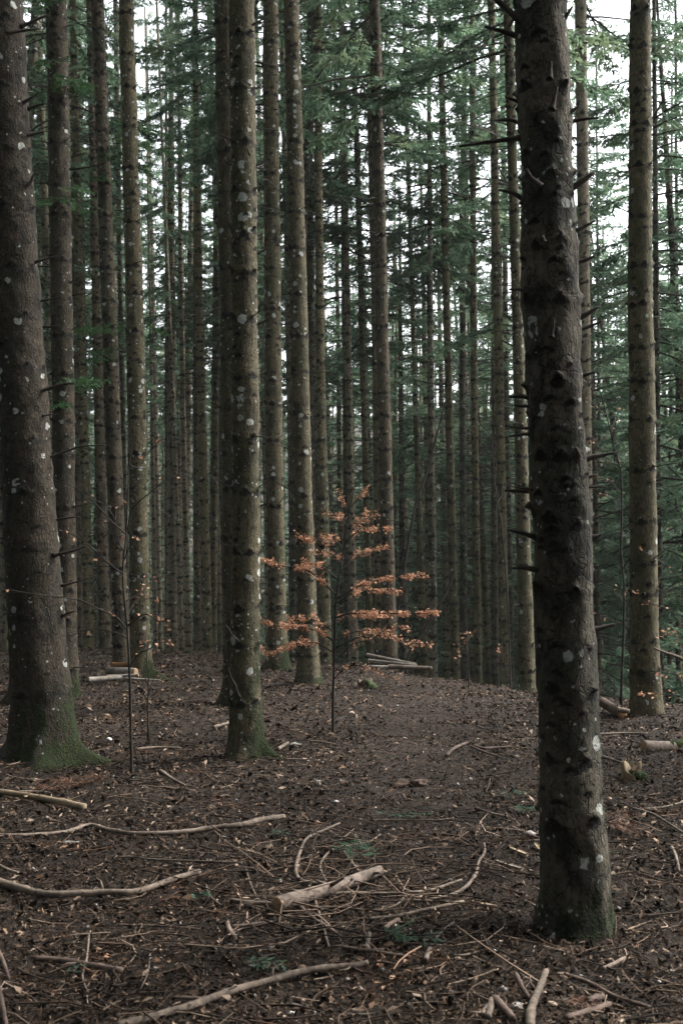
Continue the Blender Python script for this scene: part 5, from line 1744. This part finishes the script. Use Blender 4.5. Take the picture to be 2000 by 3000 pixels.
def stump(label, u, v, d, r, h, mat, jag, moss=True):
    p = at(u, v, d); z0 = gz(p.x, d)
    rg = np.random.default_rng(int(u))
    seg, rows = 28, 10
    th = np.arange(seg) * 2 * PI / seg
    top = h * (1 + jag * vnoise(np.cos(th) * 2.2, np.sin(th) * 2.2, seed=int(u)) + jag * 0.5 * vnoise(np.cos(th) * 6, np.sin(th) * 6, seed=4))
    V = []
    for i in range(rows):
        t = i / (rows - 1)
        rr = r * (1 + 0.5 * math.exp(-t * 5)) * (1 + 0.06 * rg.standard_normal(seg))
        V.append(np.stack([np.cos(th) * rr, np.sin(th) * rr, -0.05 + (top + 0.05) * t], -1))
    for k, q in ((0.75, 0.92), (0.35, 0.8)):
        V.append(np.stack([np.cos(th) * r * k, np.sin(th) * r * k, top * q + h * (1 - q) * 0.6 + rg.normal(0, 0.01, seg)], -1))
    nr_ = len(V)
    V = np.concatenate(V)
    i = np.arange(nr_ - 1)[:, None] * seg; j = np.arange(seg)[None]; j2 = (j + 1) % seg
    F = np.stack([i + j, i + j2, i + seg + j2, i + seg + j], -1).reshape(-1, 4)
    V = np.vstack([V, [[0, 0, h * 0.75]]])
    F3 = np.stack([np.full(seg, len(V) - 1), (nr_ - 1) * seg + np.arange(seg), (nr_ - 1) * seg + (np.arange(seg) + 1) % seg], -1)
    o = link('tree_stump', np_mesh('tree_stump', V, [F, F3], mat, smooth=False))
    o.location = (p.x, d, z0)
    tag(o, label, 'stump', None)
    if moss:
        Vm, Fm = blob(int(u) + 5, (r * 1.15, r * 0.9, h * 0.55), 0.35, 3)
        q = link('moss_cushion', np_mesh('moss_cushion', Vm + np.array([r * 0.45, -r * 0.25, h * 0.35]), Fm, M_moss), o)


stump('small mossy dark stump on the floor right of the beech stem', 1068, 2018, 14.6, 0.09, 0.14, M_fallen_dark, 0.3)
stump('jagged broken yellowish stump on the slope right of the foreground trunk', 1848, 2268, 8.9, 0.075, 0.10, M_fallen_yellow, 0.6)


def lump(name, label, cat, u, v, size, mat, rot=0.0, rough=0.3, group=None, sub=2, sink=0.35):
    p = on_ground(u, v)
    s = p.y / FPX
    V, F = blob(int(u * 3 + v), (size[0] * s * 0.5, size[1] * s * 0.5, size[2] * s * 0.5), rough, sub)
    o = link(name, np_mesh(name, V, F, mat, smooth=False))
    o.location = (p.x, p.y, p.z + size[2] * s * 0.5 * (1 - sink))
    o.rotation_euler = (0, 0, rot)
    tag(o, label, cat, group)


lump('rotten_wood', 'lump of dark rotten wood on the open floor right of the beech stem', 'rotten wood', 1203, 2304, (78, 60, 26), M_rotten, 0.1, 1.3, None, 3, 0.5)
gs = 'pale stones on the forest floor'
for label, u, v, sz, rot in [
    ('flat whitish stone just under the kinked long branch', 208, 2470, (46, 30, 10), 0.1), ('round white stone at the left, above the arched branch', 98, 2550, (22, 20, 16), 0.3),
    ('greyer stone right beside the round white one at the left', 129, 2549, (17, 16, 12), 0.8), ('bluish white stone on the mid floor before the beech stem', 931, 2293, (18, 16, 14), 0.0),
    ('narrow pale stone below the long thin twig', 520, 2534, (26, 14, 10), -0.3), ('small white stone left of the cut log butt', 763, 2664, (20, 18, 17), 0.2),
    ('small white stone in the lower middle, left of a pair', 672, 2770, (16, 15, 13), 0.2), ('white stone in the lower middle, right of a pair', 706, 2789, (19, 17, 15), 0.9),
    ('lone angular white stone below the thin dark branch', 789, 2784, (17, 16, 17), 0.5), ('flat grey-white stone left of the yellow leaf pole end', 860, 2946, (36, 24, 14), 0.1),
    ('oval pale stone under the fir bough in the lower middle', 748, 2833, (26, 16, 11), 0.0), ('broken white stone before the foot of the foreground trunk', 1618, 2750, (28, 18, 22), 0.5),
    ('upright pale chip beside the foot of the foreground trunk', 1684, 2757, (15, 12, 30), 0.3), ('largest grey stone, at the bottom among the sawn stubs', 1508, 2957, (52, 40, 30), -0.4),
    ('grey rounded stone behind the largest stone', 1470, 2910, (28, 30, 32), 0.3), ('white angular stone at the lower right', 1958, 2851, (30, 20, 17), 0.2), ('bluish stone in the lower right corner', 1993, 2935, (28, 22, 18), 0.4),
    ('small round stone at the bottom, right one of a pair near the pale twig', 1189, 2946, (20, 18, 15), 0.3), ('small round stone at the bottom, left one of a pair near the pale twig', 1146, 2946, (12, 12, 10), 0.3),
    ('bluish round pebble at the bottom centre', 1287, 2916, (18, 17, 14), 0.1), ('white stone beside the broken yellowish stump', 1838, 2270, (28, 22, 12), 0.2),
    ('white stone right of the longest green bough', 1482, 2432, (15, 14, 11), 0.2), ('pale grey stone right of the central trunk foot', 860, 2184, (36, 24, 13), 0.2),
    ('white chip on the floor below the long pale kinked branch, right of it', 205, 2508, (16, 12, 8), 0.4), ('tiny white stone by the pale curling branch', 1275, 2568, (20, 16, 12), 0.2),
    ('pinkish stone at the bottom by the dark branch chunk', 1535, 2862, (14, 22, 14), 0.3), ('white stone under the dark branch near the lower right', 1704, 2897, (24, 18, 10), 0.1),
    ('small white stone left of the stout brown branch', 260, 2720, (17, 15, 14), 0.1), ('pale chip by the stub right of the rotten sticks', 1322, 2735, (22, 24, 16), 0.9),
]:
    lump('stone', label, 'stone', u, v, (sz[0] * 0.9, sz[1] * 0.9, sz[2] * 0.8), M_stone, rot, 0.8, gs, 2, 0.5)


def wood_chip(label, pts, w):
    a, b = on_ground(*pts[0], 0.015), on_ground(*pts[1], 0.02)
    a, b = np.array(a), np.array(b)
    c = (a + b) / 2
    d = unit(b - a); s = np.cross(d, [0, 0, 1.0]); h = w * 0.5 * c[1] / FPX
    th = 0.010
    V = np.array([a - s * h * 0.5, a + s * h * 0.7, b + s * h * 1.0, b - s * h * 0.9, (a + b) / 2 + s * h * 1.1, (a + b) / 2 - s * h]) - c
    o = [0, 5, 3, 2, 4, 1]
    V = V[o]
    top = V + np.array([0, 0, th]); bot = V - np.array([0, 0, th * 0.6])
    n = 6
    VV = np.vstack([top, bot])
    F4 = [(i, (i + 1) % n, n + (i + 1) % n, n + i) for i in range(n)] + [(0, 1, 4, 5), (1, 2, 3, 4), (n + 0, n + 5, n + 4, n + 1), (n + 1, n + 4, n + 3, n + 2)]
    ob = link('wood_chip', np_mesh('wood_chip', VV, np.array(F4), M_fallen_yellow if w < 16 else M_fallen, smooth=False))
    ob.location = c
    tag(ob, label, 'wood chip', 'split wood chips')


wood_chip('long split wedge of wood left of the foreground trunk, lower of two', c6((712, 822), (828, 858)), 19)
wood_chip('split wedge of wood left of the foreground trunk, upper of two', c6((775, 762), (850, 792)), 15)
wood_chip('pale wood splinter leaning on the left of the foreground trunk foot', c6((890, 742), (912, 770)), 13)
wood_chip('orange-brown bark slab below the rotten sticks', c6((640, 1020), (710, 1030)), 14)

gf = 'fallen'
P = on_ground(762, 2906)
rg_ = np.random.default_rng(2)
V, F = leaf_cloud(rg_, np.array([[0, 0, 0.012]]), np.array([[0.97, 0.1, 0.05]]), 0.036)
g = NT('yellow_leaf'); g.b.inputs['Base Color'].default_value = (0.42, 0.24, 0.02, 1)
o = link('fallen_leaf', np_mesh('fallen_leaf', V, F, g.m, smooth=False)); o.location = P
tag(o, 'single bright yellow leaf below the bottom pale pole', 'leaf')


# ------------------------------------------------------------------ haze
def haze():
    x0, x1, y0, y1, z0, z1 = -130, 130, -40, 310, -30, 75
    V = [(x, y, z) for z in (z0, z1) for y in (y0, y1) for x in (x0, x1)]
    F = [(0, 2, 3, 1), (4, 5, 7, 6), (0, 1, 5, 4), (2, 6, 7, 3), (0, 4, 6, 2), (1, 3, 7, 5)]
    m = bpy.data.materials.new('haze')
    m.use_nodes = True
    t = m.node_tree
    t.nodes.remove(t.nodes['Principled BSDF'])
    v = t.nodes.new('ShaderNodeVolumePrincipled')
    v.inputs['Color'].default_value = (0.82, 0.93, 0.88, 1)
    v.inputs['Density'].default_value = HAZE
    t.links.new(v.outputs[0], t.nodes['Material Output'].inputs['Volume'])
    o = link('haze', np_mesh('haze', V, np.array(F), m, smooth=False))
    tag(o, 'thin cool haze between the far trees', None, None, 'stuff')


if HAZE > 0: haze()
